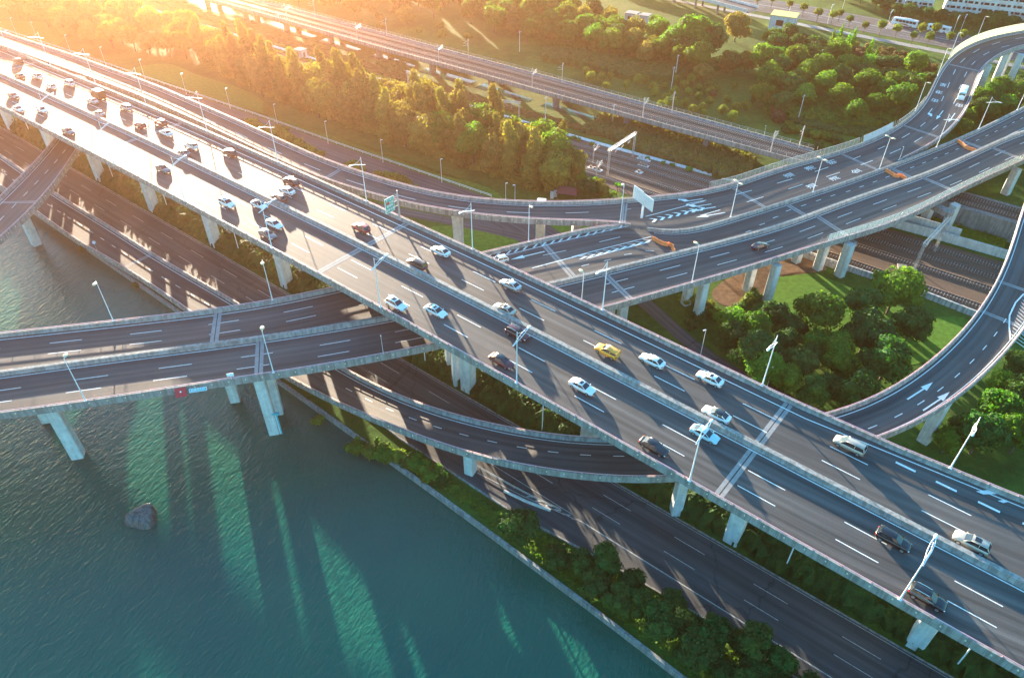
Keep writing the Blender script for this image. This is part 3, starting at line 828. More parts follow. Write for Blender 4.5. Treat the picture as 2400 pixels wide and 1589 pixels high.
BANK = [(-1200, 63.0), (-260, 62.0), (-152.8, 61.2), (-81.3, 60.0), (-31.3, 58.3), (-11.6, 57.2), (30, 55.0), (400, 40), (1200, 30)]
def structure(mb, name, mat, **k):
    return tag(mb.build(name, mat, **k), kind='structure')
mb = MB()
for i in range(len(BANK) - 1):
    (s0, n0), (s1, n1) = BANK[i], BANK[i + 1]
    for a, b in ((0, 60), (60, 300), (300, 1150)):
        mb.face([W(s0, n0 + a, -0.06), W(s1, n1 + a, -0.06), W(s1, n1 + b, -0.06), W(s0, n0 + b, -0.06)])
structure(mb, 'ground', M['grass'])
mb = MB(); mb.face([W(-1200, -500, WATER), W(1200, -500, WATER), W(1200, 70, WATER), W(-1200, 70, WATER)]); structure(mb, 'river', M['water'])
# river wall with coping
rw = empty('river_wall'); tag(rw, 'low pale concrete wall along the near bank of the river', 'wall')
mb = MB(); sts = []; sts2 = []
pts = resample([W(s, n) for s, n in BANK[1:]], 4.0)
for i, p in enumerate(pts):
    sts.append([p + DN * a + Vector((0, 0, b)) for a, b in ((-0.25, -4.0), (-0.05, 0.02), (0.5, 0.02), (0.5, -4.0))])
    sts2.append([p + DN * a + Vector((0, 0, b)) for a, b in ((-0.14, 0.025), (-0.14, 0.18), (0.42, 0.18), (0.42, 0.025))])
mb.sweep(sts); mb.build('wall', M['concrete_dark'], rw)
mb = MB(); mb.sweep(sts2); mb.build('coping', M['concrete'], rw)

# ------------------------------------------------------------------ ground-level roads
def flat_road(name, L, Rr, z, mat, step=5.0):
    rd = Road([Vector((p.x, p.y, z)) for p in L], [Vector((p.x, p.y, z)) for p in Rr], step)
    o = road_surface(rd, name, mat, None, 0.0)
    tag(o, kind='structure')
    return rd
ss_ = [-480, -400, -300, -200, -120, -80, -50, -30, -12, 10, 40, 120, 260]
ro = [71.2, 71.2, 71.2, 71.2, 69.0, 65.3, 65.2, 67.2, 68.2, 67.8, 67.6, 67.6, 67.6]
GR = flat_road('riverside_road', [W(s, 82.6) for s in ss_], [W(s, n) for s, n in zip(ss_, ro)], 0.02, M['asphalt_old'])
mk = Marks(GR, 0.006)
def gs(s0, s1, n0, n1=None, w=0.15, z=0.03, m=mk):
    n1 = n0 if n1 is None else n1
    m.mb.face([W(s0, n0 - w/2, z), W(s1, n1 - w/2, z), W(s1, n1 + w/2, z), W(s0, n0 + w/2, z)])
for k in range(-16, 26):
    gs(-234.92 + 15 * k, -228.92 + 15 * k, 75.2); gs(-234.92 + 15 * k, -228.92 + 15 * k, 78.95)
gs(-480, -42, 71.6, w=0.14); gs(-40, 200, 71.35, w=0.22); gs(-480, 200, 82.3, w=0.12); gs(-52, -40, 69.2, 71.2, w=0.18); gs(-62, -52, 68.2, 69.2)
for k in range(6): 
    s0 = -51 + k * 1.9; gs(s0, s0 + 1.3, 69.6 + k * .25, 70.6 + k * .14, w=0.35)
tag(mk.mb.build('road_markings', M['paint_worn'], fixnormals=False), kind='structure')
# kerbs and low rails
def kerb(name, s0, s1, n0, n1, h=0.15, w=0.25, mat='concrete'):
    mb = MB(); sts = []
    k = max(1, int(abs(s1 - s0) / 6))
    for i in range(k + 1):
        s, n = lerp(s0, s1, i / k), lerp(n0, n1, i / k)
        sts.append([W(s, n - w/2, -0.05), W(s, n - w/2, h), W(s, n + w/2, h), W(s, n + w/2, -0.05)])
    mb.sweep(sts); return mb.build(name, M[mat])
tag(kerb('kerb', -480, 220, 82.8, 82.8), kind='structure')
for a, b in zip(list(zip(ss_, ro)), list(zip(ss_, ro))[1:]):
    if a[0] >= -130: tag(kerb('kerb', a[0], b[0], a[1] - .15, b[1] - .15, 0.35, 0.3), kind='structure')
def low_rail(name, label, pts, z0=0.0, h=0.75, gap=3.0, mat='galv', r=0.06, rails=(1.0, 0.55)):
    root = empty(name); tag(root, label, 'guard rail')
    pts = resample(pts, 2.0); acc = 0; mb = MB()
    for a, b in zip(pts, pts[1:]):
        acc += (b - a).length
        if acc >= gap:
            acc = 0; mb.box((b.x, b.y, z0 + h / 2), (0.05, 0.05, h / 2))
    for k in rails:
        mb.tube([Vector((p.x, p.y, z0 + h * k)) for p in pts], r, 6)
    mb.build('rail', M[mat], root)
    return root
low_rail('guard_rail', 'thin grey guard rail between the riverside road and the road joining below the ramp', [W(-66, 69.0), W(-58, 69.4), W(-50, 70.0), W(-44, 70.9)])
mb = MB(); sts = [[W(s, n - .2, 0), W(s, n - .15, .5), W(s, n + .15, .5), W(s, n + .2, 0)] for s, n in ((-55, 67.9), (-50, 68.6), (-45.5, 69.7))]
mb.sweep(sts); tag(mb.build('traffic_island', M['concrete_pale']), 'short pale concrete divider on the riverside road near the lone guard rail', 'divider')
# far ground road with its rail, and the footpath through the loop
fg = [(-480, 128), (-410, 133.4), (-358, 137.7), (-288, 142.6), (-235, 146.6), (-193, 148.8), (-160, 151.2), (-129, 153.4), (-112, 153.5), (-96, 149), (-80, 144)]
FG = flat_road('far_road', [W(s, n) for s, n in fg], [W(s, n - 15) for s, n in fg[:8]] + [W(-118, 140.5), W(-106, 140), W(-88, 134)], 0.02, M['asphalt_old'])
fp = [(-480, 116), (-200, 118), (-118, 141), (-100, 146), (-80, 143.5), (-68, 140.5), (-60, 137), (-52, 132.5), (-44, 128.6), (-30, 127), (0, 126.6), (60, 127)]
FP = flat_road('footpath', [W(s, n) for s, n in fp], [W(s, n - 4.2) for s, n in fp], 0.024, M['asphalt_old'])
low_rail('guard_rail', 'long steel rail along the far ground road below the lawn', [W(s, n + .4) for s, n in fg[:8]], 0, 0.9, 4.0, 'steel', 0.07)
def patch(name, pts, z, mat):
    """lawn or earth with a softly waving outline"""
    pts = [Vector((p.x, p.y, z)) for p in pts]
    pts2 = resample(pts + [pts[0]], 2.0)[:-1]
    c = sum((p for p in pts2), Vector()) / len(pts2)
    mb = MB()
    for i in range(len(pts2)):
        mb.face([c, pts2[i], pts2[(i + 1) % len(pts2)]])
    return tag(mb.build(name, M[mat], fixnormals=False), kind='structure')
patch('lawn', [at(q, 0) for q in ((0, 50), (130, 55), (150, 95), (110, 110), (0, 70))], -0.02, 'lawn')
patch('lawn', [at(q, 0) for q in ((250, 175), (380, 150), (460, 175), (600, 225), (640, 280), (800, 325), (1000, 400), (1180, 470), (1000, 410), (700, 300), (480, 210))], -0.02, 'lawn')
patch('lawn', [at(a21(X, Y), 0) for X, Y in ((560, 500), (680, 330), (900, 330), (1300, 480), (1700, 620), (2000, 660), (1900, 800), (1600, 960), (1200, 900), (900, 700), (600, 620))], -0.02, 'lawn')
patch('bare_ground', [at(a21(X, Y), 0) for X, Y in ((280, 380), (520, 280), (830, 210), (1000, 300), (700, 330), (560, 480), (330, 560), (200, 480))], -0.01, 'earth')
patch('lawn', [at(q, 0) for q in (a11(860, 0), a11(1120, 60), a11(1230, 130), a11(900, 180), a11(700, 130), a11(600, 20))], -0.02, 'lawn')
patch('lawn', [at(q, 0) for q in (a11(1420, 0), a11(1700, -20), a11(1760, 20), a11(1500, 60))], -0.02, 'lawn')

# ------------------------------------------------------------------ railway
mb = MB()
for s0, s1 in ((-520, -200), (-200, 0), (0, 300)):
    na0, na1 = interp(s0, [(-520, 178), (-150, 181), (300, 186)]), interp(s1, [(-520, 178), (-150, 181), (300, 186)])
    nb0, nb1 = interp(s0, [(-520, 197), (-150, 203), (0, 213), (300, 216)]), interp(s1, [(-520, 197), (-150, 203), (0, 213), (300, 216)])
    mb.face([W(s0, na0, 0.0), W(s1, na1, 0.0), W(s1, nb1, 0.0), W(s0, nb0, 0.0)])
structure(mb, 'railway_bed', M['ballast'])
def track(label, line, z, s0, s1, group, slp=True):
    root = empty('railway_track'); tag(root, label, 'railway track', group)
    mb = MB(); rl = [MB(), MB()]
    f = lambda s: interp(s, line)
    sts = [[W(s, f(s) + a, z + b) for a, b in ((-1.9, 0.0), (-1.35, 0.22), (1.35, 0.22), (1.9, 0.0))] for s in range(int(s0), int(s1) + 1, 8)]
    bb = MB(); bb.sweep(sts); bb.build('ballast', M['ballast'], root)
    rot = Matrix.Rotation(YAW, 3, 'Z'); s = s0
    while s < s1 and slp:
        mb.box(W(s, f(s), z + 0.27), (0.13, 1.25, 0.08), rot); s += 0.75
    if slp: mb.build('sleepers', M['sleeper'], root)
    for k in (0, 1):
        off = (-0.75, 0.75)[k]
        sts = [[W(s, f(s) + off + a, z + b) for a, b in ((-.05, .33), (-.04, .5), (.04, .5), (.05, .33))] for s in range(int(s0), int(s1) + 1, 8)]
        rl[k].sweep(sts); rl[k].build('rail', M['rail_steel'], root)
tg = 'railway tracks on the ground'
track('ground railway track nearest the raised railway', [(-520, 184), (-297, 192.3), (-240, 194.5), (-148, 199.2), (-104, 203.5), (-30, 208), (60, 212)], 0.0, -520, 120, tg)
track('second ground railway track from the raised railway', [(-520, 180), (-297, 188), (-240, 190), (-148, 195), (-104, 199.4), (-30, 202.4), (60, 206)], 0.0, -520, 120, tg)
track('third ground railway track from the raised railway, crossing under the gantry arm', [(-200, 190.5), (-130, 192.6), (-84, 193.6), (-30, 196.4), (60, 198)], 0.0, -210, 120, tg)
track('ground railway track nearest the tree belt', [(-150, 185.5), (-118, 186.3), (-88, 187.0), (0, 187.2), (60, 188)], 0.0, -160, 120, tg)
# raised railway on concrete spans
zv = 6.0
rvn = [(-620, 206), (-306, 215), (-240, 216.4), (-181, 219.2), (-157, 220.1), (-101, 222.3), (-79, 223.3), (-60, 224.3), (40, 226)]
rvf = [(-620, 220), (-253, 231.0), (-209, 232.1), (-163, 233.8), (-107, 234.6), (-80, 235.0), (40, 237)]
rv = empty('railway_viaduct'); tag(rv, 'low concrete railway viaduct with two tracks running across the upper middle', 'viaduct')
svs = [s for s in range(-620, -52, 8)]
RV = Road([W(s, interp(s, rvf), zv) for s in svs], [W(s, interp(s, rvn), zv) for s in svs], 8.0, spline=False)
deck_body(RV, rv, M['concrete'], 2.4, 2.2)
mb = MB()
for side, f, sg in (('L', rvf, 1), ('R', rvn, -1)):
    sts = [[W(s, interp(s, f) + sg * a, zv + b) for a, b in ((-.3, -.03), (-.3, .55), (.05, .55), (.05, -1.0))] for s in svs]
    mb = MB(); mb.sweep(sts); mb.build('parapet', M['concrete'], rv)
    mb = MB(); mb.tube([W(s, interp(s, f) - sg * .1, zv + 1.6) for s in svs], 0.04, 5); mb.tube([W(s, interp(s, f) - sg * .1, zv + 1.1) for s in svs], 0.03, 5)
    for s in range(-620, -56, 3): mb.box(W(s, interp(s, f) - sg * .1, zv + 1.05), (.04, .04, .55))
    mb.build('handrail', M['galv'], rv)
for k in range(-18, 1):
    s = -62 + k * 31
    for n_ in (0.28, 0.72):
        p = W(s, lerp(interp(s, rvn), interp(s, rvf), n_)); pier(rv, p, zv - 2.3, (1.8, 2.4), YAW, M['concrete_dark'], base=-0.4)
mb = MB()
sts = [[W(s, interp(s, rvn) - .1, -0.1), W(s, interp(s, rvn) - .1, zv - .06), W(s, interp(s, rvf) + .1, zv - .06), W(s, interp(s, rvf) + .1, -0.1)] for s in (-53, -20, 40, 160)]
mb.sweep(sts); tag(mb.build('embankment', M['concrete_dark']), kind='structure')
mb = MB()
for a, b in zip(svs, svs[1:]):
    mb.face([W(a, interp(a, rvn) + 1.6, zv + .01), W(b, interp(b, rvn) + 1.6, zv + .01), W(b, interp(b, rvf) - 1.6, zv + .01), W(a, interp(a, rvf) - 1.6, zv + .01)])
mb.build('ballast', M['ballast'], rv)
tv = 'railway tracks on the raised viaduct'
off = lambda f: [(s, lerp(interp(s, rvn), interp(s, rvf), f)) for s in (-620, -306, -253, -181, -107, -79, 40)]
track('nearer of the two tracks on the raised railway', off(0.36), zv, -620, 60, tv)
track('farther of the two tracks on the raised railway', off(0.70), zv, -620, 60, tv)
# retaining walls by the tracks
def wall(name, label, pts, h, w, mat, z0=0.0, coping=None):
    mb = MB()
    sts = []
    pts = resample(pts, 3.0)
    for i, p in enumerate(pts):
        t = (pts[min(i + 1, len(pts) - 1)] - pts[max(i - 1, 0)]).normalized(); x = Vector((-t.y, t.x, 0)) * (w / 2)
        sts.append([p - x + Vector((0, 0, z0 - .2)), p - x + Vector((0, 0, z0 + h)), p + x + Vector((0, 0, z0 + h)), p + x + Vector((0, 0, z0 - .2))])
    mb.sweep(sts); return tag(mb.build(name, M[mat]), label, 'wall')
M['whitewash'] = concrete('whitewash', (0.55, 0.56, 0.55), 0.35)
M['crumbling'] = concrete('crumbling', (0.50, 0.51, 0.51), 0.75)
wall('retaining_wall', 'smooth white wall between the tracks and the green patch right of the cross viaduct', [W(-44, 212.6), W(-28, 213.4), W(-13, 214.5), W(3, 215.4), W(60, 218)], 2.6, 0.5, 'whitewash')
wall('retaining_wall', 'taller white wall section behind the smooth white wall by the tracks', [W(-40, 215.0), W(-28, 215.8), W(-10, 216.6)], 3.9, 0.4, 'whitewash')
wall('trackside_wall', 'crumbling pale stone wall between the lawn and the track nearest the loop', [W(-42, 182.4), W(-28, 182.6), W(-13, 183.0), W(3, 182.0), W(60, 182)], 1.7, 0.5, 'crumbling')
wall('trackside_wall', 'short yellowish wall at the bare earth under the cross viaduct', [W(-60, 181), W(-46, 181.6), W(-30, 181.4)], 1.2, 0.6, 'concrete')
mb = MB()
for s0, s1, wa, wb in ((-620, -330, 9, 9), (-330, -292, 9, 6), (-286, -262, 7, 6), (-252, -228, 7, 5), (-222, -196, 6, 6), (-192, -166, 6, 4), (-160, -136, 5, 4), (-130, -112, 4, 2.5)):
    e0, e1 = interp(s0, rvn), interp(s1, rvn)
    mb.face([W(s0, e0 + .5, -.03), W(s1, e1 + .5, -.03), W(s1, e1 + .5 + wb, -.03), W(s0, e0 + .5 + wa, -.03)])
structure(mb, 'stream', M['calm_water'])
mb = MB(); sts = [[W(s, n - .9, -.02), W(s, n - .9, .22), W(s, n + .9, .22), W(s, n + .9, -.02)] for s, n in ((-420, 195), (-300, 199.5), (-240, 201), (-150, 205), (-120, 207), (-90, 209.5), (-66, 211.5))]
mb.sweep(sts); tag(mb.build('drain', M['concrete_pale']), 'straight pale concrete drain beside the ground railway tracks', 'drain')
# road with the coaches and the road bridge in the far corner
br = [(-260, 395), (-130, 404.5), (-98, 404.5), (-57, 404.5), (60, 406)]
BUS = flat_road('avenue', [W(s, n + 13) for s, n in br], [W(s, n - 12.5) for s, n in br], 0.02, M['asphalt_old'])
mk = Marks(BUS, 0.008)
ub = BUS.len
for v in (6.5, 10.0, 17.0, 20.5): mk.dashes(v, 2, 15, 6, 0.2)
mk.strip(0, ub, 13.3, 0.25); mk.strip(0, ub, 12.8, 0.25); mk.strip(0, ub, 1.2, 0.2); mk.strip(0, ub, 24.2, 0.2)
for k in range(7): mk.strip(170 + 2, 176, 4 + k * 1.3, 0.6)
tag(mk.mb.build('avenue_markings', M['paint_worn'], fixnormals=False), kind='structure')
mb = MB()
for s0, s1 in ((-260, 60),): mb.face([W(s0, 378.5, .016), W(s1, 385, .016), W(s1, 390.5, .016), W(s0, 382, .016)])
structure(mb, 'pavement', M['concrete'])
# ------------------------------------------------------------------ trees and planting
def leaf_mat(name, col, trans=0.45, hue=0.035, val=0.5):
    m, t, b = mat_new(name)
    oi = node(t, "ShaderNodeObjectInfo"); g = node(t, "ShaderNodeNewGeometry")
    f = noise(t, g.outputs["Position"], 0.55, 3)
    f2 = noise(t, g.outputs["Position"], 3.5, 2)
    c = ramp(t, f, [(0.3, tuple(x * 0.72 for x in col)), (0.55, col), (0.75, (col[0] * 1.6, col[1] * 1.35, col[2] * 1.1))])
    c = mixc(t, 0.5, c, ramp(t, f2, [(0.3, (0.6, 0.62, 0.55)), (0.7, (1.4, 1.35, 1.3))]), 'MULTIPLY')
    hs = node(t, "ShaderNodeHueSaturation")
    for i, (lo, hi, dst) in enumerate(((0.5 - hue, 0.5 + hue * 0.6, "Hue"), (1 - val * 0.5, 1 + val * 0.5, "Value"))):
        mr = node(t, "ShaderNodeMapRange"); mr.inputs[3].default_value = lo; mr.inputs[4].default_value = hi
        src = oi.outputs["Random"]
        if i:
            mm = node(t, "ShaderNodeMath", operation='MULTIPLY'); mm.inputs[1].default_value = 7.31
            fr = node(t, "ShaderNodeMath", operation='FRACT'); t.links.new(src, mm.inputs[0]); t.links.new(mm.outputs[0], fr.inputs[0]); src = fr.outputs[0]
        t.links.new(src, mr.inputs[0]); t.links.new(mr.outputs[0], hs.inputs[dst])
    t.links.new(c, hs.inputs["Color"])
    t.links.new(hs.outputs[0], b.inputs["Base Color"])
    b.inputs["Roughness"].default_value = 0.75; b.inputs["Specular IOR Level"].default_value = 0.15
    tr = node(t, "ShaderNodeBsdfTranslucent")
    tm = mixc(t, 1.0, hs.outputs[0], (1.35, 1.6, 0.45), 'MULTIPLY'); t.links.new(tm, tr.inputs[0])
    ms = node(t, "ShaderNodeMixShader"); ms.inputs[0].default_value = trans
    t.links.new(b.outputs[0], ms.inputs[1]); t.links.new(tr.outputs[0], ms.inputs[2])
    t.links.new(ms.outputs[0], t.nodes["Material Output"].inputs[0])
    return m
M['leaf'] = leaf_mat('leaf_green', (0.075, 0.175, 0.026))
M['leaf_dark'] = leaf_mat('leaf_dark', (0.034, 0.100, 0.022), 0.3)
M['leaf_yellow'] = leaf_mat('leaf_yellow', (0.13, 0.18, 0.030), 0.4)
M['leaf_bright'] = leaf_mat('leaf_bright', (0.080, 0.20, 0.020), 0.45)
M['leaf_brown'] = leaf_mat('leaf_brown', (0.12, 0.095, 0.04), 0.3)
M['leaf_olive_flare'] = leaf_mat('leaf_olive_flare', (0.180, 0.160, 0.034), 0.35)  # olive leaf shifted to gold, painting the sun flare over the belt
M['leaf_rust'] = leaf_mat('leaf_rust', (0.16, 0.075, 0.04), 0.3)
M['reed'] = leaf_mat('reed', (0.13, 0.15, 0.055), 0.4)
M['bark'] = plain('bark', (0.10, 0.075, 0.055), 0.9, var=0.3, vscale=3)
ICO = None
def ico(sub=2):
    bm = bmesh.new(); bmesh.ops.create_icosphere(bm, subdivisions=sub, radius=1.0)
    v = [x.co.copy() for x in bm.verts]; f = [tuple(a.index for a in x.verts) for x in bm.faces]; bm.free(); return v, f
ICO_V, ICO_F = ico(2)
def crown_mesh(mb, lobes, leaf, dens, rng, core=0.80, droop=0.0):
    for li, (c, r) in enumerate(lobes):
        c = Vector(c)
        if core:
            vs = []
            ph = [rng.uniform(0, 6.28) for _ in range(3)]
            for v in ICO_V:
                k = core * (1 + 0.10 * math.sin(v.x * 5 + ph[0]) * math.sin(v.y * 5 + ph[1]) + 0.07 * math.sin(v.z * 7 + ph[2]))
                vs.append(c + Vector((v.x * r[0], v.y * r[1], v.z * r[2])) * k)
            mb.raw(vs, ICO_F)
        n = int(4 * math.pi * ((r[0] * r[1] + r[0] * r[2] + r[1] * r[2]) / 3) * dens)
        for _ in range(n):
            z = rng.uniform(-0.75, 1); a = rng.uniform(0, 6.2832); q = math.sqrt(max(0, 1 - z * z))
            dv = Vector((q * math.cos(a), q * math.sin(a), z))
            p = c + Vector((dv.x * r[0], dv.y * r[1], dv.z * r[2])) * rng.uniform(0.84, 1.10)
            inside = False
            for lj, (c2, r2) in enumerate(lobes):
                if lj != li:
                    e = p - Vector(c2)
                    if (e.x / r2[0]) ** 2 + (e.y / r2[1]) ** 2 + (e.z / r2[2]) ** 2 < 0.66: inside = True; break
            if inside: continue
            nrm = (dv + Vector((rng.gauss(0, .55), rng.gauss(0, .55), rng.gauss(0, .45) + 0.2 - droop))).normalized()
            tx = nrm.cross(Vector((rng.gauss(0, 1), rng.gauss(0, 1), rng.gauss(0, 1)))).normalized(); ty = nrm.cross(tx)
            s = leaf * rng.uniform(0.55, 1.25)
            mb.face([p + tx * s, p + ty * s * .62 + nrm * s * .15, p - tx * s, p - ty * s * .62 + nrm * s * .15])
def trunk_mesh(h, r, top, rng, limbs=4, spread=1.0):
    mb = MB()
    mb.tube([(0, 0, -0.3), (0.02, 0, h * .35), (0.05, .03, h * .7), (0, 0, top)], r, 8, r1=r * .35)
    for k in range(limbs):
        a = rng.uniform(0, 6.28); z0 = h * rng.uniform(.45, .8); e = Vector((math.cos(a), math.sin(a), 0)) * spread * rng.uniform(.5, .9)
        mb.tube([(0, 0, z0), (e.x * .5, e.y * .5, z0 + .5 * spread * .7), (e.x, e.y, z0 + spread * .8)], r * .45, 6, r1=r * .15)
    return mb
PROTO = {}
def proto(key, name, lobes, leaf, dens, mat, trunk, seed, **k):
    rng = random.Random(seed)
    root = empty(name, (0, 0, -500))
    mb = MB(); crown_mesh(mb, lobes, leaf, dens, rng, **k)
    mb.build('crown', M[mat], root, fixnormals=False)
    if trunk:
        trunk_mesh(*trunk, rng).build('trunk', M['bark'], root)
    PROTO.setdefault(key, []).append(root)
    root['unused'] = 1
    return root
def dome(seed, R_, H, z0, n=9):
    """lobes of a broad crown"""
    rng = random.Random(seed); out = [((0, 0, z0 + H * .45), (R_ * .70, R_ * .70, H * .48))]
    for i in range(n):
        a = i * 2.399 + rng.uniform(-.3, .3); q = rng.uniform(.35, .72)
        zz = z0 + H * rng.uniform(.30, .80) * (1.1 - q * .35)
        s = R_ * rng.uniform(.30, .45)
        out.append(((math.cos(a) * R_ * q, math.sin(a) * R_ * q, zz), (s, s, s * .85)))
    return out
def column(seed, R_, H, z0, n=8):
    rng = random.Random(seed); out = []
    for i in range(n):
        t = i / (n - 1); w = R_ * (0.72 + .4 * math.sin(math.pi * min(1, t * .9 + .08))) * (1 - .35 * t)
        a = rng.uniform(0, 6.28)
        out.append(((math.cos(a) * R_ * .22, math.sin(a) * R_ * .22, z0 + H * (0.08 + .84 * t)), (w * .82, w * .82, H / n * 1.15)))
    return out
def cone(seed, R_, H, z0, n=7):
    rng = random.Random(seed); out = []
    for i in range(n):
        t = i / (n - 1)
        out.append(((rng.uniform(-.15, .15), rng.uniform(-.15, .15), z0 + H * (.08 + .86 * t)), (R_ * (1 - t * .86), R_ * (1 - t * .86), H / n * .85)))
    return out
for i in range(3): proto('broad', 'broadleaf_tree', dome(10 + i, 4.2, 6.6, 2.6, 11), .33, 5.0, 'leaf', (4.5, .24, 7.0), i)
for i in range(2): proto('broad_dark', 'dark_broadleaf_tree', dome(20 + i, 4.2, 6.2, 2.2, 11), .31, 5.2, 'leaf_dark', (4.2, .24, 6.4), 30 + i)  # same broadleaf crown with a darker leaf colour
for i in range(2): proto('broad_olive_flare', 'flare_tinted_tree', dome(25 + i, 3.8, 7.4, .7, 11), .31, 5.0, 'leaf_olive_flare', (4.2, .22, 6.4), 34 + i)  # broadleaf crown; the gold of its leaves is painted flare tint
for i in range(3): proto('tall', 'columnar_tree', column(40 + i, 3.1, 12.4, .5), .33, 5.0, 'leaf_olive_flare', (6.0, .22, 11.0), 50 + i)
for i in range(1): proto('tall_green', 'columnar_tree', column(46 + i, 3.0, 10.0, 1.6), .33, 5.0, 'leaf', (6.0, .22, 10.0), 56 + i)
for i in range(2): proto('conifer', 'feathery_conifer', cone(60 + i, 2.3, 9.5, 1.0), .40, 2.6, 'leaf_bright', (6.0, .18, 9.5), 62 + i, core=.7, droop=.3)
for i in range(2): proto('ball', 'clipped_round_tree', [((0, 0, 2.2), (1.75, 1.75, 1.65)), ((.4, .3, 2.7), (1.2, 1.2, 1.2))], .24, 8.0, 'leaf_yellow', (1.2, .12, 1.6), 70 + i)
proto('ball_rust', 'clipped_round_tree', [((0, 0, 2.2), (1.9, 1.9, 1.7))], .24, 8.0, 'leaf_rust', (1.2, .12, 1.6), 75)
for i in range(2): proto('bush', 'shrub', dome(80 + i, 1.7, 2.2, -.3, 7), .26, 6.0, ('leaf', 'leaf_dark')[i], None, 82 + i)
proto('bush_yellow', 'shrub', dome(86, 1.7, 2.2, -.3, 7), .26, 6.0, 'leaf_yellow', None, 87)
proto('bush_brown', 'shrub', dome(88, 1.9, 3.2, -.3, 8), .26, 6.0, 'leaf_brown', None, 89)
proto('street', 'young_street_tree', dome(90, 1.9, 3.0, 2.2, 8), .28, 5.0, 'leaf_yellow', (2.8, .12, 3.8), 91)
proto('spire', 'slim_cypress', cone(94, 1.1, 7.0, .2), .25, 6.0, 'leaf_dark', (1, .14, 3), 95)
def palm_proto():
    rng = random.Random(5); root = empty('palm', (0, 0, -500)); mb = MB()
    for k in range(16):
        a = k * 2.399; el = rng.uniform(.1, 1.1)
        d = Vector((math.cos(a) * math.cos(el), math.sin(a) * math.cos(el), math.sin(el))); x = Vector((-math.sin(a), math.cos(a), 0))
        c = Vector((0, 0, 3.4)); L = 1.5
        p1 = c + d * L * .6; p2 = c + d * L + Vector((0, 0, -.5))
        mb.face([c, p1 + x * .28, p2, p1 - x * .28])
    mb.build('crown', M['leaf_bright'], root, fixnormals=False)
    mb = MB(); mb.tube([(0, 0, -.2), (.05, 0, 1.8), (0, 0, 3.4)], .13, 8); mb.build('trunk', M['bark'], root)
    PROTO['palm'] = [root]; root['unused'] = 1
palm_proto()
rngT = random.Random(99)
NTREE = [0]
def plant(key, p, sc=1.0, label=None, cat='tree', group=None, sz=None):
    pr = rngT.choice(PROTO[key])
    if pr.get('unused'):
        o = pr; del o['unused']
    else:
        o = copy_tree(pr)
    o.location = (p.x, p.y, p.z)
    o.rotation_euler = (0, 0, rngT.uniform(0, 6.28))
    o.scale = (sc * rngT.uniform(.92, 1.08), sc * rngT.uniform(.92, 1.08), sc * (sz or rngT.uniform(.9, 1.1)))
    for k_ in ('label', 'category', 'group'):
        if k_ in o: del o[k_]
    tag(o, label, cat, group); NTREE[0] += 1
    return o
def inpoly(x, y, P):
    c = False; j = len(P) - 1
    for i in range(len(P)):
        if (P[i].y > y) != (P[j].y > y) and x < (P[j].x - P[i].x) * (y - P[i].y) / (P[j].y - P[i].y) + P[i].x: c = not c
        j = i
    return c
def scatter(poly, dist, seed, avoid=()):
    rng = random.Random(seed); xs = [p.x for p in poly]; ys = [p.y for p in poly]; out = list(avoid); n0 = len(out)
    area = (max(xs) - min(xs)) * (max(ys) - min(ys))
    for _ in range(int(area / dist / dist * 14)):
        x, y = rng.uniform(min(xs), max(xs)), rng.uniform(min(ys), max(ys))
        if inpoly(x, y, poly) and all((x - q.x) ** 2 + (y - q.y) ** 2 > dist * dist for q in out): out.append(Vector((x, y, 0)))
    return out[n0:]
def px(pts, z=0.0): return [at(q, z) for q in pts]
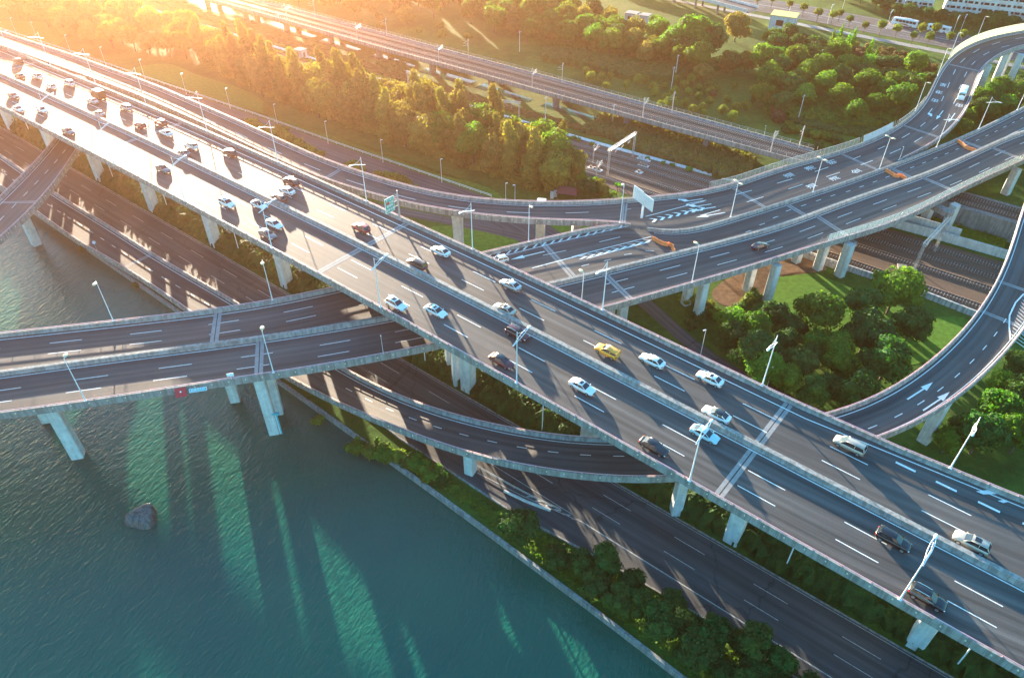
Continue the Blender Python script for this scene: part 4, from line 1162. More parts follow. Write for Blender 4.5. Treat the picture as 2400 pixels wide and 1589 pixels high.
def carpet(name, label, poly, h, dens, mat, seed, leaf=.35, up=0.0, cat='ground cover', amp=.35, res=1.6):
    rng = random.Random(seed); mb = MB(); xs = [p.x for p in poly]; ys = [p.y for p in poly]
    nx = int((max(xs) - min(xs)) / res) + 1; ny = int((max(ys) - min(ys)) / res) + 1
    x0, y0 = min(xs), min(ys); hh = {}
    for i in range(nx + 1):
        for j in range(ny + 1):
            x, y = x0 + i * res, y0 + j * res
            if inpoly(x, y, poly):
                e = min(math.hypot(x - q.x, y - q.y) for q in (poly[0],)) 
                hh[i, j] = (h(x, y) if callable(h) else h) * (1 + amp * (math.sin(x * .7 + seed) * math.cos(y * .6) + .6 * math.sin(x * 1.9 + y * 1.4 + seed)))
    jit = {k: (rng.uniform(-.3, .3) * res, rng.uniform(-.3, .3) * res, rng.uniform(.7, 1.15)) for k in hh}
    for (i, j) in hh:
        if all(k in hh for k in ((i + 1, j), (i, j + 1), (i + 1, j + 1))):
            q = [Vector((x0 + a * res + jit[a, b][0], y0 + b * res + jit[a, b][1], hh[a, b] * .8 * jit[a, b][2])) for a, b in ((i, j), (i + 1, j), (i + 1, j + 1), (i, j + 1))]
            mb.face(q)
            for k, (a, b, da, db) in enumerate((((i, j), (i + 1, j), 0, -1), ((i + 1, j), (i + 1, j + 1), 1, 0), ((i + 1, j + 1), (i, j + 1), 0, 1), ((i, j + 1), (i, j), -1, 0))):
                nb = (i + da, j + db)
                if not all(kk in hh for kk in (nb, (nb[0] + 1, nb[1]), (nb[0], nb[1] + 1), (nb[0] + 1, nb[1] + 1))):
                    p0, p1 = q[k], q[(k + 1) % 4]; mb.face([p0, p1, Vector((p1.x, p1.y, -.1)), Vector((p0.x, p0.y, -.1))])
            for _ in range(int(dens * res * res)):
                x, y = x0 + (i + rng.random()) * res, y0 + (j + rng.random()) * res
                z = hh[i, j] * rng.uniform(.7, 1.1); s = leaf * rng.uniform(.6, 1.3)
                nrm = Vector((rng.gauss(0, .6), rng.gauss(0, .6), 1 - up)).normalized()
                tx = nrm.cross(Vector((rng.gauss(0, 1), rng.gauss(0, 1), rng.gauss(0, 1)))).normalized(); ty = nrm.cross(tx)
                if up:
                    mb.face([(x - .06, y, z - s), (x + .06, y, z - s), (x + rng.gauss(0, .25), y + rng.gauss(0, .25), z + s * 2.2)])
                p = Vector((x, y, z)); mb.face([p + tx * s, p + ty * s * .7, p - tx * s, p - ty * s * .7])
    o = mb.build(name, M[mat], fixnormals=False); tag(o, label, cat, kind='stuff'); return o
# belt of trees between the lawn and the tracks
BELT = [W(s, n) for s, n in ((-302, 166), (-255, 160), (-205, 160.5), (-160, 162), (-131, 164), (-115, 168), (-112, 175), (-124, 181), (-148, 183.5), (-178, 184.5), (-204, 183), (-232, 178), (-262, 174), (-300, 176))]
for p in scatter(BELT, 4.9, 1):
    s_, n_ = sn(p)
    kk = rngT.choice(['tall', 'broad_olive_flare', 'broad_olive_flare']) if s_ < -165 else rngT.choice(['broad_olive_flare', 'broad', 'tall', 'broad_olive_flare'])
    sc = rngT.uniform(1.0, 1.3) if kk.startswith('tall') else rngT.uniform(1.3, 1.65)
    plant(kk, p, sc, sz=rngT.uniform(1.1, 1.3), label={'tall': 'tall narrow sunlit tree in the belt between the lawn and the ground tracks', 'broad': 'full rounded tree in the belt between the lawn and the ground tracks', 'broad_olive_flare': 'full rounded tree in the belt between the lawn and the ground tracks'}[kk], cat='tree', group='belt of narrow trees' if kk == 'tall' else 'belt of rounded trees')
carpet('undergrowth', 'flare-tinted undergrowth closing the foot of the tree belt', BELT, 3.0, 1.4, 'leaf_olive_flare', 33, .5, res=2.2)
# wood in the hazy corner
CORN = [W(s, n) for s, n in ((-480, 150), (-420, 146), (-372, 148), (-345, 152), (-312, 166), (-302, 178), (-330, 182), (-372, 178), (-430, 172), (-480, 172))]
for p in scatter(CORN, 7.2, 2):
    plant(rngT.choice(['broad', 'broad_olive_flare', 'broad']), p, rngT.uniform(1.2, 1.6), 'leafy tree in the hazy wood behind the far end of the expressway', 'tree', 'hazy corner wood')
for p in scatter([W(s, n) for s, n in ((-480, 245), (-300, 245), (-235, 262), (-212, 280), (-230, 330), (-300, 380), (-480, 330))], 11, 3):
    plant(rngT.choice(['broad', 'broad_olive_flare', 'bush_yellow']), p, rngT.uniform(1.2, 1.8), 'tree in the sunlit wood beyond the raised railway, nearest the glare', 'tree', 'glare side wood')
# main wood on the far side
BIG = at(a20(60, 330), 6); BIG.z = 0
WOODA = px([a10(1250, 230), a10(1450, 260), a10(1750, 340), a10(2050, 390), a10(2300, 430), a20(0, 440), a20(160, 560), a20(150, 420), a20(100, 330), a20(-120, 210), a10(1950, 190), a10(1800, 60), a10(1500, 20), a10(1200, 40), a10(1050, 90)], 4)
for p in scatter(WOODA, 7.6, 4, [BIG]):
    plant(rngT.choice(['broad', 'broad_dark', 'broad', 'broad_olive_flare']), p, rngT.uniform(1.05, 1.45), 'bushy green tree in the middle wood behind the raised railway', 'tree', 'middle wood')
for k, (dx, dy, s_) in enumerate(((0, 0, 2.1), (7, -2, 1.8), (-7, 1, 1.7), (2, 7, 1.8), (8, 6, 1.6), (-4, -6, 1.5))):
    p = BIG + Vector((dx, dy, 0))
    plant('broad_dark' if k % 2 else 'broad', p, s_, 'very large tree of the high rounded clump in the middle of the wood', 'tree', 'high rounded clump')
WOODB = px([a20(540, 300), a20(620, 260), a20(900, 330), a20(1250, 470), a20(1680, 470), a20(1740, 480), a20(1600, 640), a20(1480, 830), a20(1150, 830), a20(900, 780), a20(560, 720), a20(520, 560), a20(530, 420)], 4)
for p in scatter(WOODB, 7.4, 5):
    x, y = p.x, p.y
    s_, n_ = sn(p)
    kk = rngT.choice(['broad', 'broad_dark', 'broad'])
    if s_ > -75: kk = rngT.choice(['broad_dark', 'broad', 'bush'])
    plant(kk, p, rngT.uniform(1.05, 1.45) * (1.3 if kk == 'bush' else 1), 'dense green tree in the right wood between the railway and the avenue', 'tree', 'right wood')
for X, Y, k_, sc in ((1070, 330, 'conifer', 1.2), (1140, 320, 'conifer', 1.0), (1030, 310, 'conifer', 1.1), (1290, 380, 'conifer', .95), (1330, 420, 'conifer', .9), (1180, 290, 'conifer', .9)):
    p = at(a20(X, Y), 4); p.z = 0
    plant(k_, p, sc, 'feathery yellow-green conifer rising from the back of the right wood', 'tree', 'feathery conifers')
for p in scatter(px([a20(820, 250), a20(1000, 290), a20(1400, 330), a20(1750, 420), a20(1740, 470), a20(1400, 420), a20(950, 300)], 2), 3.4, 6):
    plant('bush_brown', p, rngT.uniform(.9, 1.3), 'brownish bush along the back edge of the right wood', 'bush', 'brown bushes')
carpet('undergrowth', 'thick green undergrowth filling the right wood between its trees', WOODB, 2.2, 1.6, 'leaf', 31, .5, res=2.4)
carpet('undergrowth', 'thick green undergrowth filling the middle wood between its trees', WOODA, 2.2, 1.6, 'leaf', 32, .5, res=2.4)
# solitary trees and clipped bushes on the grass behind the railway
for X, Y, key, sc, lb in ((370, 230, 'broad_olive_flare', 1.6, 'pale willow-like tree standing behind the wood gap, right of the high rounded clump'), (320, 450, 'broad_olive_flare', 1.25, 'golden-topped tree in the dark gap left of the right wood, nearer of two'), (440, 440, 'broad_olive_flare', 1.1, 'golden-green tree in the dark gap left of the right wood, farther of two'), (500, 640, 'spire', 1.0, 'slim dark cypress beside the clipped round trees'), (1780 - 1600 - 0, -40, 'broad', .9, 'lone tree on the kerb by the road bridge')):
    p = at(a20(X, Y), 4); p.z = 0; plant(key, p, sc, lb)
p = at(a10(1780, 330), 4); p.z = 0; plant('broad_olive_flare', p, 1.0, 'pale cream-topped tree standing on the green hedge bank behind the railway')
for i, (X, Y) in enumerate(((60, 560), (110, 610), (180, 600), (240, 610), (360, 590), (40, 640), (110, 680), (190, 640), (190, 700), (310, 690), (20, 720), (140, 740), (70, 770), (140, 790), (280, 770), (370, 740), (440, 740), (345, 810), (10, 590), (210, 650),
                            (-60, 640), (-110, 680), (-40, 560), (-130, 600), (-70, 700), (-200, 610), (-190, 640), (-310, 560), (-390, 590), (-500, 530), (-560, 540), (-530, 600), (-260, 560), (-640, 540), (-670, 500), (-150, 740), (-100, 720))):
    p = at(a20(X, Y), 2); p.z = 0
    plant('ball_rust' if i == 19 else 'ball', p, rngT.uniform(.85, 1.2), 'rust-red round bush among the yellow-green clipped trees' if i == 19 else 'yellow-green clipped round tree on the grass behind the raised railway', 'tree', None if i == 19 else 'clipped round trees')
for i, (X, Y, k_) in enumerate(((720, 900, 'bush'), (780, 900, 'bush'), (740, 870, 'bush'), (860, 920, 'bush'), (920, 940, 'bush'), (980, 950, 'bush'), (1040, 960, 'bush'), (870, 1000, 'bush'), (940, 1010, 'bush'), (660, 830, 'bush_brown'), (640, 790, 'bush_brown'), (1080, 980, 'bush'))):
    p = at(a20(X, Y), 1); p.z = 0; plant(k_, p, rngT.uniform(1.2, 1.7), 'thick bush by the end of the raised railway, against the cross viaduct', 'bush', 'bushes at the viaduct foot')
# reeds and rough growth
carpet('reeds', 'tall yellowish reeds between the raised railway and the drain', px([a10(1640, 900), a10(1780, 800), a10(1920, 800), a10(2367, 900), a20(250, 1010), a20(520, 1080), a20(480, 1200), a20(300, 1240), a20(0, 1130), a10(2100, 1060), a10(1850, 950)], 1.0), 2.0, 3.2, 'reed', 3, .42, .8)
carpet('reeds', 'hazy dry reeds beside the drain toward the glare', px([a10(230, 430), a10(450, 420), a10(500, 520), a10(300, 500)], 1.0), 1.6, 2.6, 'reed', 4, .42, .8)
carpet('undergrowth', 'low green growth along the near side of the drain', [W(s, n) for s, n in ((-420, 190), (-300, 195), (-240, 197), (-150, 201.5), (-100, 206), (-62, 211), (-62, 213), (-120, 206.5), (-240, 200.5), (-420, 194))], .8, 2.2, 'leaf', 5, .35)
carpet('undergrowth', 'rough growth under and beside the raised railway', [W(s, n) for s, n in ((-620, 205), (-300, 203), (-200, 206), (-140, 210), (-110, 212), (-110, 218), (-180, 214), (-300, 212), (-620, 212))], .5, 1.4, 'leaf_olive_flare', 6, .4)
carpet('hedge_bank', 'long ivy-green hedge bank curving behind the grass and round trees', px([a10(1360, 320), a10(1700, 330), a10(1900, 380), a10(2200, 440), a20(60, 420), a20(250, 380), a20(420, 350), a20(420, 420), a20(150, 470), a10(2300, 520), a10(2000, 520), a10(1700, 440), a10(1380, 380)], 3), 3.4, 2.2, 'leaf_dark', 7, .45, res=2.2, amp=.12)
carpet('undergrowth', 'dark rough growth in the hollow behind the end of the raised railway', px([a20(560, 720), a20(900, 780), a20(1200, 850), a20(1400, 880), a20(1250, 950), a20(900, 880), a20(620, 790)], 1), 1.0, 2.0, 'leaf_dark', 8, .4)
carpet('undergrowth', 'shrubby green growth with vines right of the tracks beyond the cross viaduct', px([c2450(1080, 280), c2450(1450, 230), c2450(2000, 400), c2450(2260, 500), c2450(2120, 780), c2450(1700, 700), c2450(1350, 600), c2450(1000, 420)], 1), 1.1, 2.4, 'leaf_bright', 9, .4)
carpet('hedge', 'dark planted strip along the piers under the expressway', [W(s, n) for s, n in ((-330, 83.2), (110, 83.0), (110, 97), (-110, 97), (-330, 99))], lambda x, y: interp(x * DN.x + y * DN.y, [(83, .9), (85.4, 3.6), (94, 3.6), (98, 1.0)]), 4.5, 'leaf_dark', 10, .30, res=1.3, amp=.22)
carpet('undergrowth', 'grassy green strip on top of the river wall', [W(s, n) for s, n in ((-84, 60.6), (-62, 60.8), (-50, 59.8), (-32, 59.2), (-12, 58.2), (40, 56.4), (40, 66.5), (-12, 67.2), (-30, 66.6), (-50, 64.2), (-70, 63.6), (-84, 63.2))], .45, 7.0, 'leaf', 11, .24, res=1.0)
# the loop
for X, Y, sc, k_, lb in ((940, 660, 1.5, 'broad', 'big round tree alone on the striped lawn inside the loop'), (1240, 570, 1.3, 'broad_dark', 'round tree left of the tallest sunlit tree inside the loop'), (1460, 500, 1.6, 'broad', 'tallest tree inside the loop, its bright green top by the crumbling wall'), (1270, 770, 1.45, 'broad_dark', 'round tree in the middle of the loop group, in front of the others'), (1590, 700, 1.2, 'broad_dark', 'small round tree nearest the loop ramp bend'), (1410, 970, 1.4, 'broad_dark', 'shaded round tree at the front of the loop group')):
    p = at(a21(X, Y), 5.0); p.z = 0; plant(k_, p, sc, lb)
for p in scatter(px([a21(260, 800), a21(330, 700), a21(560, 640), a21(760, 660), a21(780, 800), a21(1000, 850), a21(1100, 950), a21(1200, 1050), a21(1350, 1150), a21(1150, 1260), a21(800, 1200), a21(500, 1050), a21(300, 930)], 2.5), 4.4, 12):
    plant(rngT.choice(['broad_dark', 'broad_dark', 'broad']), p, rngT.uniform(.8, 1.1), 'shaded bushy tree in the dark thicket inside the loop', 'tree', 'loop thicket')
for X, Y, k_ in ((170, 560, 'bush_yellow'), (110, 620, 'bush'), (230, 620, 'bush'), (60, 680, 'bush'), (450, 520, 'bush_yellow'), (500, 490, 'bush'), (30, 510, 'bush_yellow'), (400, 560, 'bush')):
    p = at(a21(X, Y), .8); p.z = 0; plant(k_, p, rngT.uniform(1.1, 1.6), 'bush at the foot of the cross viaduct piers by the bare earth', 'bush', 'bushes at the bare earth')
for X, Y, sc in ((2150, 1330, 1.2), (2260, 1400, 1.0), (2050, 1480, 1.1), (2300, 1200, 1.1), (2200, 1130, .9), (2340, 1000, 1.0), (2180, 1250, .8), (1950, 1420, .8), (1850, 1480, .8), (2330, 1480, 1.1)):
    p = at(a21(X, Y), 4); p.z = 0; plant('broad_dark' if (X + Y) % 3 else 'broad', p, sc, 'dark tree outside the loop ramp bend at the right edge', 'tree', 'trees outside the loop')
for X, Y, sc in ((2050, 150, 1.1), (2200, 120, 1.0), (2330, 60, 1.1), (2120, 60, .9), (2280, 180, .8), (2360, 140, 1.0), (2080, 230, .9)):
    p = at(c2450(X * 1.0, Y * 1.0), 3); 
for p in scatter(px([c2000t(1690, 1330), c2000t(2000, 1260), c2000t(2367, 1160), c2000t(2367, 1400), c2000(2367, 40), c2000(2000, 200), c2000(1500, 440), c2000(1430, 360), c2000(1600, 60)], 3), 6.4, 14):
    plant(rngT.choice(['broad', 'broad_dark', 'broad']), p, rngT.uniform(.85, 1.2), 'leafy tree between the upper ramp and the lower carriageways at the right edge', 'tree', 'trees between the ramps')
# river bank
for i, (X, Y, k_, sc) in enumerate(((110, -40, 'bush', 1.3), (200, -10, 'bush_yellow', 1.2), (300, 20, 'bush', 1.3), (400, 20, 'bush_yellow', 1.2), (470, 60, 'bush', 1.3), (540, 90, 'bush', 1.5), (600, 140, 'bush_yellow', 1.2), (640, 150, 'bush', 1.5), (690, 190, 'bush', 1.2))):
    p = at(a12(X, Y), 1.0); p.z = 0; plant(k_, p, sc, 'sun-flecked bush on the river wall under the curved ramp', 'bush', 'bushes under the ramp')
p = at(a12(1240, 560), 3.0); p.z = 0; plant('broad_dark', p, .95, 'rounded tree with a gold-lit top, first and fullest along the river wall')
for p in scatter([W(s, n) for s, n in ((-42, 60), (-31, 59.6), (-12, 58.6), (32, 56.4), (32, 66.0), (0, 66.6), (-20, 66.4), (-34, 64.6))], 3.5, 21, [p]):
    plant('broad_dark', p, rngT.uniform(.6, .85), 'dark shaded tree in the dense row on the river wall', 'tree', 'river wall trees')
p = at(a01(2200, 1310), 1.5); p.z = -.6; plant('bush_yellow', p, 1.0, 'bright yellow-green bush overhanging the river where the ramp passes under the cross viaduct', 'bush')
for X, Y in ((580, 160), (960, 410)):
    p = at(a01(X, Y), -1.0); p.z = -1.3; plant('bush', p, .9, 'small green bush at the waterline below the riverside ramp', 'bush', 'waterline bushes')
# shrubs beside the far ramp
for X, Y in ((1080, 500), (1150, 500), (1220, 540), (1290, 570), (1370, 600), (1450, 620), (1530, 640), (1600, 700), (1680, 730), (1750, 770), (1820, 810), (1900, 850), (1970, 890), (2050, 930), (1560, 600), (1480, 590)):
    p = at(fine(400, 200)(X, Y), 2.0); p.z = 0; plant('bush_yellow', p, 1.5, 'sunlit yellow shrub in the row showing behind the far ramp parapet', 'bush', 'row behind the far ramp')
for X, Y in ((100, 800), (140, 770), (210, 800), (240, 840), (480, 950), (560, 960), (640, 960), (700, 990), (760, 960), (820, 980), (880, 1010), (800, 1020), (950, 1080), (1020, 1090)):
    p = at(fine(800, 250)(X, Y), 1.8); p.z = 0; plant('bush_yellow', p, 1.5 if X < 900 else 1.0, 'golden bush in the clumps beside the far ramp near the green road sign', 'bush', 'golden clumps')
for X, Y, k_, sc in ((870, 880, 'conifer', .75), (1000, 1150, 'broad_dark', .7), (1080, 1180, 'broad_dark', .7), (1200, 1120, 'broad_olive_flare', .7), (1260, 1180, 'broad_olive_flare', .6), (1320, 1200, 'bush_yellow', 1.4), (1480, 1260, 'bush_yellow', 1.2), (1560, 1270, 'bush_yellow', 1.2), (1640, 1280, 'bush_yellow', 1.1), (900, 1020, 'broad', .8)):
    p = at(fine(1200, 250)(X, Y), 2.5); p.z = 0; plant(k_, p, sc, {'conifer': 'pointed golden conifer at the right end of the tree belt', 'bush_yellow': 'yellow bush behind the parapet near the billboard', 'broad_dark': 'dark small tree near the palms at the end of the belt', 'broad_olive_flare': 'flare-tinted small tree near the palms at the end of the belt', 'broad': 'green tree closing the right end of the belt'}[k_], 'bush' if 'bush' in k_ else 'tree', 'planting by the palms ' + k_.replace('_', ' '))
for X, Y in ((975, 965), (1030, 1005), (1090, 1055), (1160, 1045), (1460, 1130), (1410, 1230)):
    p = at(fine(1200, 250)(X, Y), 3.4); p.z = 0; plant('palm', p, 1.1, 'small fan palm beside the track at the end of the tree belt', 'palm', 'fan palms')
# avenue trees and the dark row in front of the flats
for X, Y in ((840, 70), (940, 110), (1040, 125), (1090, 110), (1160, 150), (1265, 190), (1375, 205), (1485, 225), (1600, 265), (1655, 230), (1710, 280), (1750, 230), (1850, 275), (1940, 265), (740, 40), (620, 20), (520, 15)):
    p = at(a20(X, Y), 3.0); p.z = 0; plant('street', p, rngT.uniform(1.1, 1.5), 'young yellow-green tree lining the avenue with the coaches', 'tree', 'avenue trees')
for p in scatter(px([a20(1000, -60), a20(1300, 20), a20(1420, 60), a20(1420, 20), a20(1300, -20), a20(1000, -120)], 3), 7.0, 15) + scatter(px([a20(1400, 105), a20(1684, 165), a20(1900, 190), a20(2184, 212), a20(2420, 200), a20(2420, 168), a20(2000, 165), a20(1684, 130), a20(1400, 75)], 1), 5.4, 16):
    plant('broad_dark', p, rngT.uniform(.75, 1.0), 'dark tree in the row between the avenue and the apartment blocks', 'tree', 'trees before the flats')
# ------------------------------------------------------------------ vehicles
def paint_mat(name, col, rough=0.28, metal=0.0):
    m, t, b = mat_new('car_paint_' + name)
    g = node(t, "ShaderNodeNewGeometry")
    f = noise(t, g.outputs["Position"], 1.3, 4)
    t.links.new(ramp(t, f, [(0.3, tuple(c * .88 for c in col)), (0.7, col)]), b.inputs["Base Color"])
    b.inputs["Roughness"].default_value = rough; b.inputs["Metallic"].default_value = metal
    b.inputs["Coat Weight"].default_value = 0.6; b.inputs["Coat Roughness"].default_value = 0.12
    return m
PC = {k: paint_mat(k, c, r, m) for k, c, r, m in (('white', (.78, .78, .77), .3, 0), ('silver', (.50, .51, .52), .3, .5), ('grey', (.16, .165, .17), .3, .3), ('black', (.012, .012, .014), .22, 0), ('maroon', (.10, .015, .02), .28, .1), ('red', (.28, .025, .03), .28, .1), ('brown', (.10, .05, .035), .3, .2), ('beige', (.46, .41, .34), .3, .3), ('yellow', (.78, .33, .02), .35, 0), ('blue', (.36, .60, .66), .35, 0), ('orange', (.75, .14, .03), .4, 0), ('teal', (.05, .33, .34), .4, 0))}
m_, t_, b_ = mat_new('car_glass'); b_.inputs["Base Color"].default_value = (.012, .017, .020, 1); b_.inputs["Roughness"].default_value = .06; b_.inputs["Specular IOR Level"].default_value = .8
M['glass'] = m_
M['tyre'] = plain('tyre', (.012, .012, .012), .85); M['rim'] = plain('rim', (.42, .43, .44), .35, metal=.7)
M['chrome'] = plain('chrome', (.6, .6, .6), .2, metal=.9); M['headlight'] = plain('headlight_glass', (.72, .74, .76), .12, spec=.8); M['taillight'] = plain('taillight_glass', (.42, .015, .015), .2)
M['plate'] = plain('number_plate', (.03, .09, .35), .4); M['trim'] = plain('black_trim', (.02, .02, .02), .6)
def ring(x, w, zl, zt, crown=.03, tuck=.86):
    zm_ = lerp(zl, zt, .55)
    half = [(0, zl), (w * .80, zl), (w * .97, zl + .10), (w, zm_), (w * .965, zt - .09), (w * tuck, zt), (w * .45, zt + crown * .8), (0, zt + crown)]
    full = [(y, z) for y, z in half] + [(-y, z) for y, z in reversed(half[1:-1])]
    return [Vector((x, y, z)) for y, z in full]
def quadgrid(mb, rows, mi=0):
    vs = [p for r in rows for p in r]; n = len(rows[0]); fs = []
    for i in range(len(rows) - 1):
        for j in range(n - 1): fs.append((i * n + j, i * n + j + 1, (i + 1) * n + j + 1, (i + 1) * n + j))
    mb.raw(vs, fs, mi)
SPECS = {  # L, W, H, belt, hood height, roof: rear base, rear top, front top, front base (fractions of L from the rear), wheel radius
    'sedan': (4.85, 1.84, 1.46, .94, .86, (.10, .27, .56, .72), .33, .98),
    'hatch': (4.35, 1.80, 1.52, .95, .90, (.02, .14, .56, .73), .32, .95),
    'suv': (4.75, 1.92, 1.72, 1.10, 1.04, (.01, .10, .55, .72), .37, 1.08),
    'mpv': (4.95, 1.90, 1.76, 1.05, 1.00, (.01, .07, .62, .80), .34, 1.04),
}
def make_car(kind, paint, roofrails=False, sunroof=False, blackroof=False, taxi=False):
    L, Wd, H, belt, hood, (rb, rt, ft, fb), wr, trunk = SPECS[kind]
    w = Wd / 2; root = empty('car', (0, 0, 0)); body = PC[paint]
    X = lambda f: -L / 2 + f * L
    mb = MB(); zl = .20 if kind in ('sedan', 'hatch') else .26
    st = [(0.0, .70, .38, trunk - .22), (.012, .86, .30, trunk - .08), (.05, .95, zl, trunk), (max(rb, .10), .985, zl, trunk + .02), (.30, 1.0, zl, belt), (.55, 1.0, zl, belt), (fb, .99, zl, belt - .02), (.85, .97, zl, hood), (.945, .92, zl + .02, hood - .12), (.985, .80, .28, hood - .25), (1.0, .62, .36, hood - .34)]
    mb.sweep([ring(X(f), w * k, a, b) for f, k, a, b in st])
    # roof panel and pillars
    wr_, zr = w * .72, H
    def cab(f, wk, z): return [Vector((X(f), y * wk, z + c)) for y, c in ((-1, -.05), (-.82, 0), (0, .025), (.82, 0), (1, -.05))]
    roofm = 1 if blackroof else 0
    quadgrid(mb, [cab(rt, wr_, zr - .05), cab(lerp(rt, ft, .3), wr_ * 1.02, zr - .005), cab(lerp(rt, ft, .7), wr_ * 1.02, zr - .01), cab(ft, wr_ * .98, zr - .075)], roofm)
    for s in (-1, 1):
        a = Vector((X(fb), s * w * .86, belt - .02)); b = Vector((X(ft), s * wr_ * .98, zr - .12)); mb.tube([a, b], .055, 5)
        a = Vector((X(rb) + .05, s * w * .84, trunk)); b = Vector((X(rt), s * wr_, zr - .10)); mb.tube([a, b], .08, 5)
        m1 = lerp(rt, ft, .48); mb.tube([(X(m1) , s * w * .90, belt), (X(m1), s * wr_ * 1.0, zr - .05)], .04, 5)
        mb.tube([(X(rt), s * wr_, zr - .06), (X(lerp(rt, ft, .5)), s * wr_ * 1.02, zr - .03), (X(ft), s * wr_ * .98, zr - .09)], .045, 5, roofm)
    mb.build('body', [body, M['glass']], root, smooth=True)
    # glass
    G = lambda name, rows: [mbg.build(name, M['glass'], root) for mbg in [MB()] if (quadgrid(mbg, rows) or True)]
    G('windscreen', [[Vector((X(fb) - .02, y * w * .84, belt - .03 + (.04 if abs(y) < .9 else 0))) for y in (-1, -.5, 0, .5, 1)], [Vector((X(ft), y * wr_ * .96, zr - .085)) for y in (-1, -.5, 0, .5, 1)]])
    G('rear_window', [[Vector((X(rb) + .03, y * w * .80, trunk + .01)) for y in (-1, -.5, 0, .5, 1)], [Vector((X(rt), y * wr_ * .94, zr - .07)) for y in (-1, -.5, 0, .5, 1)]])
    for s in (-1, 1):
        G('side_window', [[Vector((X(rb) + .12, s * w * .86, trunk)), Vector((X(.36), s * w * .90, belt)), Vector((X(.55), s * w * .90, belt)), Vector((X(fb) - .06, s * w * .88, belt - .02))],
                          [Vector((X(rt), s * wr_ * 1.0, zr - .08)), Vector((X(lerp(rt, ft, .35)), s * wr_ * 1.03, zr - .055)), Vector((X(lerp(rt, ft, .7)), s * wr_ * 1.03, zr - .055)), Vector((X(ft), s * wr_ * .99, zr - .10))]])
        mb = MB(); mb.box((X(fb) - .12, s * (w + .09), belt + .03), (.07, .10, .065)); mb.build('wing_mirror', body, root)
        mb = MB(); mb.sweep([[Vector((X(.955), s * w * y, z)) for y, z in ((.60, hood - .24), (.90, hood - .20), (.92, hood - .32), (.62, hood - .34))], [Vector((X(.995) - .02, s * w * y, z)) for y, z in ((.46, hood - .30), (.78, hood - .27), (.80, hood - .38), (.48, hood - .40))]]); mb.build('headlight', M['headlight'], root)
        mb = MB(); mb.sweep([[Vector((X(.035), s * w * y, z)) for y, z in ((.60, trunk - .06), (.95, trunk - .10), (.96, trunk - .26), (.60, trunk - .24))], [Vector((X(0) - .012, s * w * y, z)) for y, z in ((.52, trunk - .14), (.80, trunk - .16), (.80, trunk - .30), (.52, trunk - .28))]]); mb.build('taillight', M['taillight'], root)
        for f in (.18, .81):
            mb = MB(); c = Vector((X(f), s * (w - .10), wr)); mb.tube([c - Vector((0, s * .11, 0)), c + Vector((0, s * .115, 0))], wr, 16); o = mb.build('wheel', M['tyre'], root)
            mb = MB(); mb.tube([c + Vector((0, s * .10, 0)), c + Vector((0, s * .125, 0))], wr * .66, 14); mb.build('rim', M['rim'], o)
            mb = MB()
    mb = MB(); mb.box((X(1.0) - .005, 0, hood - .36), (.02, w * .42, .09)); mb.build('grille', M['trim'], root)
    mb = MB(); mb.box((X(0) - .005, 0, trunk - .34), (.02, .22, .06)); mb.build('number_plate', M['plate'], root)
    if roofrails:
        for s in (-1, 1):
            mb = MB(); mb.tube([(X(rt) + .1, s * wr_ * .92, zr), (X(lerp(rt, ft, .5)), s * wr_ * .94, zr + .06), (X(ft) - .15, s * wr_ * .92, zr - .01)], .03, 5); mb.build('roof_rail', M['chrome'], root)
            mb = MB(); mb.tube([(X(rb) + .12, s * w * .885, trunk + .02), (X(.36), s * w * .925, belt + .01), (X(fb) - .05, s * w * .90, belt)], .018, 5); mb.build('window_trim', M['chrome'], root)
    if sunroof:
        mb = MB(); quadgrid(mb, [[Vector((X(lerp(rt, ft, f)), y * wr_ * .62, zr + .022)) for y in (-1, 0, 1)] for f in (.45, .85)]); mb.build('sunroof', M['glass'], root)
    if taxi:
        mb = MB(); mb.box((X(lerp(rt, ft, .6)), 0, zr + .09), (.09, .34, .08)); mb.build('roof_sign', M['paint'], root)
    return root
